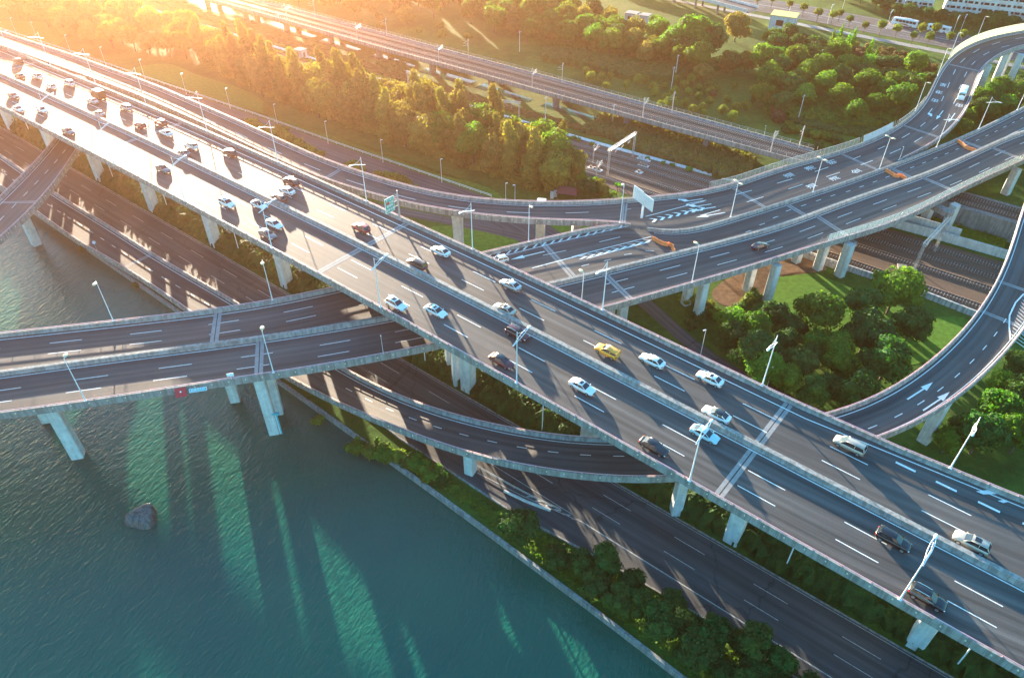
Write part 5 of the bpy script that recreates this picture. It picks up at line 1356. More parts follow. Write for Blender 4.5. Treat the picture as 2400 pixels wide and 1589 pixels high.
def make_box_vehicle(kind):
    """coach, minibus, box van and pickup"""
    root = empty({'coach': 'coach', 'coach2': 'coach', 'minibus': 'minibus', 'van': 'box_van'}[kind])
    L, Wd, H = {'coach': (12.0, 2.5, 3.5), 'coach2': (11.0, 2.45, 3.2), 'minibus': (8.4, 2.3, 2.9), 'van': (6.2, 2.15, 2.75)}[kind]
    w = Wd / 2; X = lambda f: -L / 2 + f * L
    main = {'coach': 'white', 'coach2': 'white', 'minibus': 'white', 'van': 'brown'}[kind]
    mb = MB()
    fr = .97 if kind != 'van' else .99
    st = [(0, .90, .45, H - .35), (.01, .97, .38, H - .12), (.03, 1, .32, H - .04), (.5, 1, .32, H), (.90, 1, .32, H - .05), (.95, .98, .32, H - .35), (.985, .94, .34, H * .55), (1.0, .86, .40, H * .36)]
    if kind == 'van': st = [(0, .97, .42, H - .06), (.02, 1, .35, H), (.62, 1, .35, H), (.64, .96, .35, H - .5), (.80, .95, .35, H - .62), (.93, .93, .35, 1.35), (1.0, .86, .40, 1.05)]
    rg = lambda x, k, a, b: [Vector((x, y * w * k, z)) for y, z in ((-1, a), (-1, lerp(a, b, .5)), (-.985, b - .22), (-.86, b - .04), (0, b + .03), (.86, b - .04), (.985, b - .22), (1, lerp(a, b, .5)), (1, a))]
    mb.sweep([rg(X(f), k, a, b) for f, k, a, b in st]); mb.build('body', PC[main], root)
    if kind == 'van':
        mb = MB(); mb.box((X(.31), 0, H + .04), (L * .30, w * .96, .03)); mb.build('roof_panel', PC['white'], root)
    def panel(name, mat, pts, parent=root):
        mb = MB(); mb.face(pts); return mb.build(name, mat, parent, fixnormals=False)
    z0, z1 = (H * .50, H * .82)
    if kind == 'van':
        for s in (-1, 1): panel('side_window', M['glass'], [(X(.68), s * (w * .965), 1.35), (X(.86), s * (w * .955), 1.32), (X(.82), s * w * .93, 1.9), (X(.68), s * w * .955, 2.0)])
        panel('windscreen', M['glass'], [(X(.92), -w * .84, 1.42), (X(.92), w * .84, 1.42), (X(.815), w * .80, H - .58), (X(.815), -w * .80, H - .58)])
    else:
        n = 6
        for s in (-1, 1):
            for i in range(n):
                a, b = lerp(.06, .86, i / n) + .006, lerp(.06, .86, (i + 1) / n) - .006
                panel('side_window', M['glass'] if kind != 'coach2' or i % 2 else M['curtain'], [(X(a), s * (w + .012), z0), (X(b), s * (w + .012), z0), (X(b), s * (w + .002), z1), (X(a), s * (w + .002), z1)])
        panel('windscreen', M['glass'], [(X(1.0) - .06, -w * .84, H * .40), (X(1.0) - .06, w * .84, H * .40), (X(.955) + .02, w * .86, H * .86), (X(.955) + .02, -w * .86, H * .86)])
        panel('rear_window', M['glass'], [(X(0) - .01, -w * .7, H * .55), (X(0) - .01, w * .7, H * .55), (X(0) - .01, w * .7, H * .82), (X(0) - .01, -w * .7, H * .82)])
        mb = MB(); mb.box((X(.42), 0, H + .06), (L * .14, w * .55, .10)); mb.build('roof_unit', PC['white'], root)
        for s in (-1, 1):
            mb = MB(); mb.tube([(X(.95), s * w * .9, H * .88), (X(1.0) + .15, s * (w + .05), H * .86), (X(1.0) + .25, s * (w + .12), H * .70)], .05, 6); mb.build('wing_mirror', PC['white'], root)
    if kind == 'coach':
        for s in (-1, 1):
            mb = MB()
            for k in range(3):
                x0 = .22 + k * .10
                mb.face([(X(x0), s * (w + .02), .55 + k * .1), (X(x0 + .16), s * (w + .02), .60 + k * .12), (X(x0 + .34), s * (w + .02), 1.60), (X(x0 + .20), s * (w + .02), 1.35 - k * .05)])
            mb.build('livery_stripe', PC['orange'], root, fixnormals=False)
    if kind == 'minibus':
        mb = MB(); mb.box((X(.955), 0, H - .16), (.12, w * .95, .05)); mb.build('destination_band', PC['teal'], root)
    wr = .48 if L > 8 else .38
    for s in (-1, 1):
        for f in (.22, .80):
            mb = MB(); c = Vector((X(f), s * (w - .14), wr)); mb.tube([c - Vector((0, s * .15, 0)), c + Vector((0, s * .155, 0))], wr, 16); o = mb.build('wheel', M['tyre'], root)
            mb = MB(); mb.tube([c + Vector((0, s * .14, 0)), c + Vector((0, s * .17, 0))], wr * .6, 12); mb.build('rim', M['rim'], o)
        mb = MB(); mb.box((X(1.0) - .03, s * w * .66, H * .26), (.05, .17, .09)); mb.build('headlight', M['headlight'], root)
        mb = MB(); mb.box((X(0) - .01, s * w * .84, H * .30), (.03, .10, .18)); mb.build('taillight', M['taillight'], root)
    return root
M['curtain'] = plain('curtain', (.45, .44, .42), .8)
def make_pickup():
    root = make_car('suv', 'yellow', roofrails=False); root.name = 'pickup_truck'
    body = PC['yellow']; mb = MB()
    mb.box((-1.65, 0, 1.40), (.66, .80, .26), taper=.93); mb.build('bed_canopy', body, root)
    for s in (-1, 1):
        mb = MB(); mb.face([(-2.18, s * .818, 1.30), (-1.12, s * .818, 1.30), (-1.15, s * .79, 1.56), (-2.15, s * .79, 1.56)]); mb.build('canopy_window', M['glass'], root, fixnormals=False)
    mb = MB(); mb.box((.05, 0, 1.83), (.28, .55, .05), taper=.8); mb.build('roof_pod', PC['white'], root)
    return root
CACHE = {}
def vehicle(px_, zf, heading, spec, label, cat, h=.75):
    p = at(px_, lambda x, y: zf(x, y) + h); p.z -= h
    key = tuple(spec)
    if key in CACHE: o = copy_tree(CACHE[key])
    else:
        o = make_pickup() if spec[0] == 'pickup' else (make_box_vehicle(spec[0]) if spec[0] in ('coach', 'coach2', 'minibus', 'van') else make_car(spec[0], spec[1], *[x in spec[2:] for x in ('rails', 'sun', 'blackroof', 'taxi')]))
        CACHE[key] = o
    e = .6; dx = Vector((math.cos(heading), math.sin(heading), 0))
    sl = (zf(p.x + dx.x * 2, p.y + dx.y * 2) - zf(p.x - dx.x * 2, p.y - dx.y * 2)) / 4
    o.location = (p.x, p.y, p.z + .012); o.rotation_euler = (0, -math.atan(sl), heading)
    for k_ in ('label', 'category', 'group'):
        if k_ in o: del o[k_]
    tag(o, label, cat)
    return o
zmx = lambda x, y: zm(x * DS.x + y * DS.y)
f0, f1, f2, k1 = fine(0, 60), fine(400, 200), fine(1000, 560), fine(1300, 850)
HN, HF = YAW, YAW + math.pi
for px_, hd, spec, lab in (
    # near carriageway, heading away from the glare
    (f0(185, 970), HN, ('sedan', 'grey'), 'grey sedan on the near carriageway, upper of the two cars nearest the left edge'),
    (f0(250, 1152), HN, ('sedan', 'white'), 'white sedan beside the near parapet closest to the left edge of the photo'),
    (f0(585, 1165), HN, ('hatch', 'white'), 'white hatchback on the near carriageway standing half behind a lamp post, far left'),
    (f0(945, 1460), HN, ('sedan', 'grey', 'sun'), 'dark sedan on the near carriageway just above the slip viaduct in the left corner'),
    (a00(1130, 1168), HN, ('sedan', 'grey', 'blackroof'), 'dark sedan alone in the middle of the near carriageway, left part of the photo'),
    (a00(1575, 1408), HN, ('suv', 'white', 'sun'), 'white crossover with a glass roof left of a pair of white cars, near carriageway'),
    (a00(1797, 1418), HN, ('sedan', 'white', 'blackroof'), 'white sedan directly beside the median under a lamp arm, near carriageway'),
    ((642.5, 524), HN, ('sedan', 'white'), 'white sedan just above the dark grey sedan by a lamp pole, near carriageway'),
    ((627, 548), HN, ('sedan', 'grey', 'sun'), 'dark grey sedan behind a lamp pole, beside a white sedan, near carriageway left of centre'),
    (a11(382, 540), HN, ('suv', 'white', 'sun'), 'white crossover on the near carriageway, left one of the centre pair by a lamp post'),
    (a11(657, 585), HN, ('sedan', 'white', 'sun'), 'white sedan with dark sunroof on the near carriageway, right one of the centre pair'),
    (a11(1222, 742), HN, ('suv', 'maroon', 'rails'), 'dark maroon SUV with chrome roof rails under the lamp head near the centre'),
    (a11(1112, 930), HN, ('sedan', 'maroon', 'blackroof'), 'maroon sedan in the near lane beside the lamp post at the centre'),
    (a11(1672, 1108), HN, ('sedan', 'white', 'sun'), 'white sedan with dark sunroof alone on the near carriageway right of the centre lamp post'),
    (a21(155, 1437), HN, ('sedan', 'blue', 'taxi'), 'pale blue taxi by the median behind a lamp head'),
    (k1(1378, 1150), HN, ('sedan', 'black'), 'black sedan in the near lane left of the pale blue taxi'),
    (a22(1463, 602), HN, ('suv', 'black'), 'black SUV in shadow beside the median, lower right'),
    (a22(1700, 1002), HN, ('suv', 'black', 'rails'), 'black SUV with chrome roof rails right behind the lowest lamp post'),
    # far carriageway, heading toward the glare
    (f0(245, 492), HF, ('suv', 'brown'), 'reddish-brown SUV on the far carriageway, the car nearest the top left corner'),
    (f0(270, 695), HF, ('sedan', 'brown'), 'reddish-brown sedan on the far carriageway near the left edge, just below a white SUV'),
    (f0(508, 697), HF, ('suv', 'white'), 'white SUV on the far carriageway, left of the small white hatchback'),
    (f0(705, 838), HF, ('hatch', 'white'), 'small white hatchback by the median between the white SUV and the white people carrier'),
    (f0(955, 795), HF, ('mpv', 'white'), 'white people carrier on the far carriageway left of the brown box van'),
    (f0(1355, 950), HF, ('van', ''), 'brown box van with a pale roof, the tallest vehicle on the expressway'),
    (f0(1282, 1040), HF, ('sedan', 'silver'), 'silver sedan in the shadow of the brown box van'),
    (f0(1368, 1213), HF, ('sedan', 'beige'), 'beige sedan tight against the median below the brown box van'),
    (f0(1742, 1132), HF, ('mpv', 'silver'), 'silver people carrier alone in the lane right of the brown box van'),
    (f0(1940, 1375), HF, ('hatch', 'red'), 'dark red hatchback left of a brown SUV and white sedan, far carriageway'),
    (f0(2225, 1345), HF, ('suv', 'brown', 'rails'), 'dark brown SUV just above a white sedan on the far carriageway'),
    (f0(2295, 1482), HF, ('sedan', 'white'), 'white sedan just below the dark brown SUV on the far carriageway'),
    (f1(280, 832), HF, ('suv', 'white'), 'white SUV overtaking a grey sedan on the far carriageway'),
    (f1(175, 930), HF, ('sedan', 'grey'), 'grey sedan beside the median, being overtaken by a white SUV'),
    (f1(812, 932), HF, ('suv', 'brown'), 'boxy reddish-brown SUV alone against the far parapet with a long shadow'),
    (f1(1662, 1330), HF, ('mpv', 'maroon'), 'maroon people carrier against the far parapet, first of the close group of three'),
    (f1(1612, 1453), HF, ('sedan', 'white'), 'white sedan in the middle of the close group of three on the far carriageway'),
    (a00(1930, 1370), HF, ('suv', 'brown', 'rails'), 'brown SUV flaring in the light beside the median, last of the close group of three'),
    (a11(135, 10), HF, ('suv', 'red'), 'red SUV alone on the far carriageway right of the green road sign'),
    (a11(687, 170), HF, ('sedan', 'white'), 'white sedan against the far parapet where the far ramp pier shows behind'),
    (a11(523, 260), HF, ('mpv', 'brown'), 'brown estate car tight against the median left of the centre'),
    (a11(1172, 403), HF, ('sedan', 'silver'), 'silver sedan by the far parapet just below the white hatchback on the cross viaduct'),
    (a11(1132, 572), HF, ('sedan', 'beige', 'sun'), 'pale beige sedan beside the median just above the maroon SUV'),
    (a11(1845, 865), HF, ('pickup', ''), 'orange-yellow pickup truck with canopy, the only such coloured vehicle'),
    (a11(2157, 928), HF, ('sedan', 'white'), 'plain white sedan immediately right of the orange-yellow pickup'),
    (a21(190, 1053), HF, ('sedan', 'white', 'sun'), 'white sedan with small dark sunroof against the far parapet, right of a plain white one'),
    (a21(235, 1300), HF, ('sedan', 'white', 'blackroof'), 'white sedan with a black roof beside the median above the pale blue taxi'),
    (a21(1160, 1515), HF, ('mpv', 'beige', 'rails'), 'silver-beige estate car against the far parapet where the loop ramp leaves'),
    (a22(2005, 622), HF, ('suv', 'beige', 'rails', 'sun'), 'pale beige crossover with roof rails above the lowest lamp head'),
):
    vehicle(px_, zmx, hd, spec, lab, 'car' if spec[0] not in ('van', 'pickup') else {'van': 'van', 'pickup': 'pickup truck'}[spec[0]], 1.3 if spec[0] == 'van' else .75)
def hd_of(rd, p, rev=False):
    u, v = rd.locate(p); t, x = rd.dirs(u); return math.atan2(t.y, t.x) + (math.pi if rev else 0)
q = a11(1095, 232); vehicle(q, zc, hd_of(MID, at(q, zc), True), ('hatch', 'white'), 'white hatchback on the cross viaduct about to pass under the expressway', 'car')
q = a21(540, 134); vehicle(q, zc, hd_of(LOW, at(q, zc)), ('sedan', 'black'), 'lone black sedan on the lower carriageway of the cross viaduct', 'car')
q = c2000t(1522, 1285); vehicle(q, zu, hd_of(UPP, at(q, zu), True), ('minibus', ''), 'white minibus coming down the upper ramp over the painted characters', 'minibus', 1.6)
z0f = lambda x, y: 0.03
q = c2000t(715, 315); vehicle(q, z0f, HF + .02, ('coach', ''), 'white coach with orange flame stripes on the avenue', 'coach', 1.7)
q = c2000t(1180, 400); vehicle(q, z0f, HF + .02, ('coach2', ''), 'plain white coach with pale curtains following the striped coach on the avenue', 'coach', 1.6)
q = f0(85, 95); vehicle(q, z0f, HF, ('sedan', 'white'), 'white car at the left edge half hidden by the far ramp parapet', 'car')
q = f0(585, 255); vehicle(q, z0f, HF, ('sedan', 'red'), 'pinkish-red car on the far ground road half hidden by the ramp parapet', 'car')
# ------------------------------------------------------------------ lamps
def lamp_expressway():
    """tall mast with a ladder-like curved arm reaching over the road (+y) and a short tail"""
    r = empty('street_lamp')
    mb = MB(); mb.tube([(0, 0, -.05), (0, 0, 3), (0, 0, 11.2)], .13, 10, r1=.065); mb.box((0, 0, .06), (.26, .26, .08)); mb.build('pole', M['steel'], r)
    mb = MB(); L = []
    for sx in (-1, 1):
        pts = [Vector((sx * .05, -1.1, 9.0)), Vector((sx * .10, -.2, 9.25)), Vector((sx * .24, 1.0, 9.75)), Vector((sx * .22, 2.1, 10.15)), Vector((sx * .1, 2.9, 10.3))]
        L.append(pts); mb.tube(pts, .055, 6)
    for k in (1, 2, 3):
        for t in (0, .5): mb.tube([L[0][k].lerp(L[0][k + 1] if k < 4 else L[0][k], t), L[1][k].lerp(L[1][k + 1] if k < 4 else L[1][k], t)], .03, 5)
    mb.tube([(0, 0, 11.0), (0, 1.0, 10.4), (0, 2.2, 10.2)], .03, 5)
    mb.build('arm', M['steel'], r)
    mb = MB(); vs = [Vector((v.x * .24, v.y * .5 + 3.2, v.z * .11 + 10.3)) for v in ICO_V]; mb.raw(vs, ICO_F); mb.build('lamp_head', M['steel'], r, smooth=True)
    return r
def lamp_oval(n=1, H=10.0, arm=.7):
    """slim pole with one or two oval amber heads"""
    r = empty('street_lamp')
    mb = MB(); mb.tube([(0, 0, -.05), (0, 0, 3), (0, 0, H)], .12, 8, r1=.06); mb.box((0, 0, .05), (.2, .2, .07)); mb.build('pole', M['steel'], r)
    for s in ((1,) if n == 1 else (1, -1)):
        mb = MB(); mb.tube([(0, 0, H - .25), (0, s * arm, H - .12)], .04, 6); mb.build('arm', M['steel'], r)
        mb = MB(); vs = [Vector((v.x * .42, v.y * .62 + s * (arm + .35), v.z * .13 + H - .1)) for v in ICO_V]; mb.raw(vs, ICO_F); mb.build('lamp_head', M['lampglass'], r, smooth=True)
    return r
def lamp_small(H=8.0):
    r = empty('street_lamp')
    mb = MB(); mb.tube([(0, 0, -.1), (0, 0, H)], .09, 8, r1=.05); mb.build('pole', M['steel'], r)
    mb = MB(); mb.box((0, .35, H + .02), (.16, .42, .07), taper=.8); mb.build('lamp_head', M['steel'], r)
    return r
LP = {}
def lamp(kind, p, rz, label, group=None, s=1.0, cat='street lamp'):
    mk_ = {'exp': lamp_expressway, 'oval': lamp_oval, 'twin': lambda: lamp_oval(2), 'small': lamp_small}[kind]
    if kind in LP: o = copy_tree(LP[kind])
    else: o = mk_(); LP[kind] = o
    o.location = p; o.rotation_euler = (0, 0, rz); o.scale = (s, s, s)
    for k_ in ('label', 'category', 'group'):
        if k_ in o: del o[k_]
    tag(o, label, cat, group); return o
for s in (-283.5, -251, -218.5, -187, -155, -122.3, -89, -55.7, -22.6, 8.2, 40.5):
    lamp('exp', W(s, 72.3, zm(s) + .86), YAW, 'white mast lamp with ladder-like curved arm on the near parapet of the expressway', 'lamps on the near parapet')
for s in (-310, -277.3, -247, -217, -185.7, -154.5, -121.4, -88.5, -55.4, -22.6, 7.7, 40):
    lamp('exp', W(s, interp(s, FAR_TAB), zm(s) + .86), YAW + math.pi, 'white mast lamp with ladder-like curved arm on the far parapet of the expressway', 'lamps on the far parapet')
def edge_lamp(kind, q, rd, side, zf, label, group=None, s=1.0, flip=False):
    p = at(q, lambda x, y: zf(x, y) + .9); u, v = rd.locate(p); a, b = rd.st(u); e = a if side == 'L' else b
    t, x = rd.dirs(u)
    if kind == 'twin' or side == 'M': e = rd.pos(u, v)
    rz = math.atan2(t.y, t.x) + (math.pi if side == 'L' else 0)
    return lamp(kind, e + Vector((0, 0, .86)), rz, label, group, s)
for q, rd, side, zf in ((a01(790, 658), MID, 'L', zc), (a01(1880, 512), MID, 'L', zc), (a11(1302, 112), MID, 'L', zc)):
    edge_lamp('oval', q, rd, side, zf, 'slim lamp with amber oval head on the far parapet of the cross viaduct', 'lamps on the far parapet of the cross viaduct')
for q in (a01(590, 1222), a01(1900, 1022), a11(1675, 612), a21(62, 392)):
    edge_lamp('oval', q, LOW, 'R', zc, 'slim lamp with amber oval head on the near parapet of the cross viaduct', 'lamps on the near parapet of the cross viaduct', flip=True)
edge_lamp('small', a11(290, 887), LOW, 'R', zc, 'short white lamp on the cross viaduct parapet beside the expressway', None, .55)
for q in (a20(325, 1510), a20(905, 1335), a20(1360, 1175)):
    edge_lamp('twin', q, UPP, 'R', zu, 'tall lamp with two amber heads on the barrier between the cross viaduct streams', 'twin-headed lamps')
for q in (a20(1755, 1020), c2000(1740, 312), c2000t(2265, 1530)):
    edge_lamp('exp', q, MID, 'L', zc, 'white mast lamp on the left parapet of the middle carriageway near the fork', 'lamps by the fork', .95)
edge_lamp('oval', a10(1970, 1537), UPP, 'R', zu, 'slim lamp with amber head left of the billboard')
for q in (c2000t(860, 1545), c2000t(1145, 1045), c2000t(1285, 812), c2000t(1665, 575)):
    edge_lamp('oval', q, UPP, 'L', zu, 'slim lamp with amber head on the outer parapet of the upper ramp bend', 'lamps on the upper ramp bend')
edge_lamp('small', c2000(640, 740), UPP, 'R', zu, 'short thin lamp at the tip where the upper ramp splits off', None, .5)
for q in ((f0(240, 150)), f0(525, 212), f0(990, 397), f0(1475, 572), f0(2015, 752), f1(220, 127), f1(830, 337), f1(1485, 567), f1(2185, 812), fine(800, 250)(580, 782), fine(800, 250)(1395, 1057), fine(800, 250)(2280, 1400)):
    p = at(q, 0); lamp('small', p, YAW - .2, 'small grey-white lamp along the far ground road by the lawn', 'lamps on the far ground road')
for q, lb in ((a21(120, 907), 'small lamp on the footpath beside the loop thicket, farther of two'), (a21(570, 1160), 'small lamp behind the expressway parapet beside a tall mast, nearer of two on the footpath'), (fine(1200, 250)(40, 1420), 'small hooked lamp behind the far ramp near the red-roofed shelter')):
    p = at(q, 0); lamp('small', p, YAW + 2.6, lb)
p = at(c1600(1125, 410), zv + .5); lamp('small', p, YAW + 1.6, 'short hooked lamp on the grass side of the raised railway', None, .45)
for q in (c2000t(455, 405), c2000t(650, 245), c2000t(1370, 485), c2000t(1470, 472), a20(1005, 162), a20(1102, 82), a20(742, 75)):
    p = at(q, 0); lamp('exp', p, YAW, 'pale mast lamp along the avenue with the coaches', 'avenue lamps', .8)
# thin white poles standing under the near edge of the expressway
for i, q in enumerate((z3_(440, 240), z3_(1605, 905), z3_(2360, 1330), a01(1672, 222), a01(1757, 186), a11(585, 975), a11(660, 917), a11(1392, 1425), a22(705, 812), a22(1875, 1507))):
    p = at(q, 0.0); mb = MB(); mb.tube([(0, 0, -.1), (0, 0, zmx(p.x, p.y) - 2.6)], .11, 8); o = mb.build('drainpipe', M['steel'], loc=(p.x, p.y, 0))
    tag(o, 'thin white upright pipe between the planted strip and the expressway underside', 'pipe', 'white pipes under the expressway')
M['brownbox'] = plain('brown_box', (.30, .20, .13), .7)
# ------------------------------------------------------------------ railway masts and gantries
def mast(p, H, side, label, group, arm=3.0, extra=False):
    r = empty('catenary_mast', p); tag(r, label, 'catenary mast', group)
    mb = MB(); mb.tube([(0, 0, -.2), (0, 0, H)], .16, 6); mb.build('pole', M['galv'], r)
    mb = MB(); d = DN * side
    for z0, z1, l in ((H - 2.2, H - 1.0, arm), (H - .7, H - 1.0, arm), (H - 2.6, H - 1.9, arm * 1.1)):
        mb.tube([(0, 0, z0), (d.x * l, d.y * l, z1)], .05, 5)
    mb.tube([(d.x * -.5, d.y * -.5, H - .3), (d.x * -.6, d.y * -.6, H - .9)], .09, 6)
    mb.build('cantilever_arm', M['galv'], r); return r
gm = 'masts on the raised railway'
for s in (-305, -258, -211, -164.5, -117, -70.5):
    mast(W(s, interp(s, rvn) + 1.4, zv), 7.2, 1, 'grey catenary mast on the near edge of the raised railway', gm + ', near side')
    mast(W(s + 6, interp(s, rvf) - 1.2, zv), 7.6, -1, 'grey catenary mast on the far edge of the raised railway', gm + ', far side')
def lattice(mb, a, b, w, n, up=Vector((0, 0, 1))):
    a, b = Vector(a), Vector(b); t = (b - a).normalized(); x = t.cross(up).normalized() * (w / 2); y = x.cross(t).normalized() * (w / 2)
    cs = [x + y, x - y, -x - y, -x + y]
    for c in cs: mb.tube([a + c, b + c], .06, 5)
    for i in range(n):
        p, q = a.lerp(b, i / n), a.lerp(b, (i + 1) / n)
        for k in range(4):
            mb.tube([p + cs[k], q + cs[(k + 1) % 4]], .035, 4, cap=False)
def gantry(q0, q1, H, label, z=0.0):
    p0, p1 = at(q0, z), at(q1, z); r = empty('railway_gantry', p0); tag(r, label, 'railway gantry', None)
    d = p1 - p0
    for o_ in (Vector(), d):
        mb = MB(); lattice(mb, o_, o_ + Vector((0, 0, H)), .5, 9, up=Vector((1, 0, 0))); mb.build('leg', M['galv'], r)
    mb = MB(); lattice(mb, Vector((0, 0, H)) - d.normalized() * .6, d + Vector((0, 0, H)) + d.normalized() * .6, .7, 16); mb.build('beam', M['galv'], r)
    for k in (.22, .45, .72):
        mb = MB(); b = d * k; mb.tube([b + Vector((0, 0, H)), b + Vector((0, 0, H - 2.4))], .06, 5); e = d.normalized() * 1.6
        mb.tube([b + Vector((0, 0, H - 2.2)), b + e + Vector((0, 0, H - 1.4))], .05, 5); mb.tube([b + Vector((0, 0, H - .6)), b + e + Vector((0, 0, H - 1.5))], .05, 5); mb.build('dropper', M['galv'], r)
c12 = fine(1200, 250)
gantry(c12(1325, 945), c12(1672, 705), 8.6, 'wide lattice gantry over the ground tracks right of the tree belt')
gantry(a10(1042, 840), a10(1232, 862), 8.0, 'lattice gantry over the ground tracks behind the middle of the tree belt')
gantry(a10(470, 640), a10(545, 665), 8.0, 'hazy lattice gantry over the ground tracks behind the left of the tree belt')
gantry(c2450(790, 1195), c2450(1120, 830), 10.5, 'long lattice gantry over the tracks right of the cross viaduct')
for q in (c12(1120, 800), c12(1165, 1030)):
    mast(at(q, .2), 7.0, 1, 'catenary mast by the concrete pad among the ground tracks', 'masts by the concrete pad')
def post(q, H, label, z=0.0, group=None):
    p = at(q, z); r = empty('utility_pole', p); tag(r, label, 'utility pole', group)
    mb = MB(); mb.tube([(0, 0, -.2), (0, 0, H)], .16, 7, r1=.10); mb.build('pole', M['concrete_pale'], r)
    mb = MB(); mb.box((0, 0, H - .5), (.9, .06, .06), Matrix.Rotation(.7, 3, 'Z')); mb.build('cross_arm', M['galv'], r)
post(c12(460, 215), 9.5, 'utility pole standing in front of the raised railway above the gantry')
post(c12(1390, 265), 8.0, 'utility pole in the reeds beside the raised railway')
post(fine(1300, 0)(1615, 1240), 9.0, 'utility pole rising among the clipped round trees')
post(fine(1300, 0)(1668, 1085), 9.5, 'utility pole behind the clipped round trees, against the hedge bank')
post(fine(900, 0)(1880, 720), 9.0, 'utility pole alone on the grass left of the hedge bank')
post(a20(800, 832), 9.5, 'leaning pale utility pole at the front of the right wood')
post(fine(500, 0)(940, 425), 7.5, 'hazy utility pole in the rough growth near the glare')
for i, (q, sx, lb) in enumerate(((c12(1150, 870), 2.6, 'concrete pad with relay boxes between the third track and the nearest track'), (c12(1820, 745), 2.4, 'white row of cable boxes beside the farthest ground track'), (c12(1760, 915), 1.2, 'small dark relay box between the ground tracks'), (c12(1820, 825), 1.8, 'orange-brown relay boxes between the two farthest ground tracks'))):
    p = at(q, .1); r = empty('trackside_box', p, YAW); tag(r, lb, 'relay box')
    mb = MB(); mb.box((0, 0, .1), (sx, .9, .12)); mb.build('pad', M['concrete_pale'], r)
    for k in range(3):
        mb = MB(); mb.box((-sx * .6 + k * sx * .6, 0, .55), (.35, .3, .34)); mb.build('box', M['concrete_pale' if i == 1 else 'brownbox'] if i != 9 else None, r) if i != 2 or k == 1 else None
for q in ((c2450(690, 1110)),):
    p = at(q, .1); mb = MB(); mb.box((0, 0, .18), (1.2, 3.6, .16)); o = mb.build('crossing_panel', M['sleeper'], loc=(p.x, p.y, 0)); o.rotation_euler = (0, 0, R(-18)); tag(o, 'tan plank crossing laid over the nearest track right of the cross viaduct', 'crossing')
# ------------------------------------------------------------------ screens on the viaduct edges
def screen(rd, side, parent, u0, u1, h, name, mat, z0=.85, gap=2.0, frame='galv', lean=0.0, thick=.04):
    E, X = edge_line(rd, side); sts = []; mb = MB()
    for i in range(len(E)):
        if u0 <= rd.u[i] <= u1:
            e, x = E[i] + X[i] * .06, X[i]
            sts.append([e + Vector((0, 0, z0)), e - x * lean + Vector((0, 0, z0 + h)), e + x * thick - x * lean + Vector((0, 0, z0 + h)), e + x * thick + Vector((0, 0, z0))])
    mb.sweep(sts); o = mb.build(name, M[mat], parent)
    mb = MB(); u = u0
    while u < u1:
        a, b = rd.st(u); x = ((b - a) if side == 'L' else (a - b)).normalized(); e = (a if side == 'L' else b) + x * .02
        mb.tube([e + Vector((0, 0, z0)), e - x * lean + Vector((0, 0, z0 + h + .05))], .05, 5); u += gap
    mb.tube([st[1] for st in sts], .05, 5)
    mb.build('frame', M[frame], o)
def glassy(name, col, alpha):
    m, t, b = mat_new(name); b.inputs["Base Color"].default_value = (*col, 1); b.inputs["Alpha"].default_value = alpha; b.inputs["Roughness"].default_value = .25; return m
M['screen_glass'] = glassy('screen_glass', (.55, .66, .66), .30); M['mesh'] = glassy('wire_mesh', (.30, .33, .32), .28)
M['noise_panel'] = plain('noise_panel', (.62, .62, .52), .5, var=.15, vscale=.6); M['billb'] = plain('billboard_back', (.70, .71, .66), .6, var=.12)
_t = M['noise_panel'].node_tree; _tr = node(_t, "ShaderNodeBsdfTranslucent"); _tr.inputs[0].default_value = (.60, .60, .46, 1); _ms = node(_t, "ShaderNodeMixShader"); _ms.inputs[0].default_value = .6
_t.links.new(_t.nodes["Principled BSDF"].outputs[0], _ms.inputs[1]); _t.links.new(_tr.outputs[0], _ms.inputs[2]); _t.links.new(_ms.outputs[0], _t.nodes["Material Output"].inputs[0]); M['noise_grey'] = plain('noise_grey', (.42, .44, .45), .5, var=.2, vscale=.8)
ul = LOW.locate(at(a21(930, 130), zc))[0]
screen(LOW, 'R', cross, ul, LOW.len - 1, 2.1, 'glass_screen', 'screen_glass')
um0 = UPP.locate(at(c1600(330, 1160), zu))[0]; um1 = UPP.locate(at(c2000(0, 520), zu))[0]; um2 = UPP.locate(at(c2000(560, 300), zu))[0]; um3 = UPP.locate(at(c2000t(1290, 845), zu))[0]
screen(UPP, 'L', cross, um0, um1, 2.2, 'mesh_fence', 'mesh'); screen(UPP, 'L', cross, um1, um2, 1.9, 'louvre_panel', 'noise_grey', lean=.5, gap=1.2)
screen(UPP, 'L', cross, um2, um2 + 28, 1.8, 'mesh_fence', 'mesh'); screen(UPP, 'L', cross, um3, UPP.len - 1, 3.0, 'noise_barrier', 'noise_panel', gap=3.0)
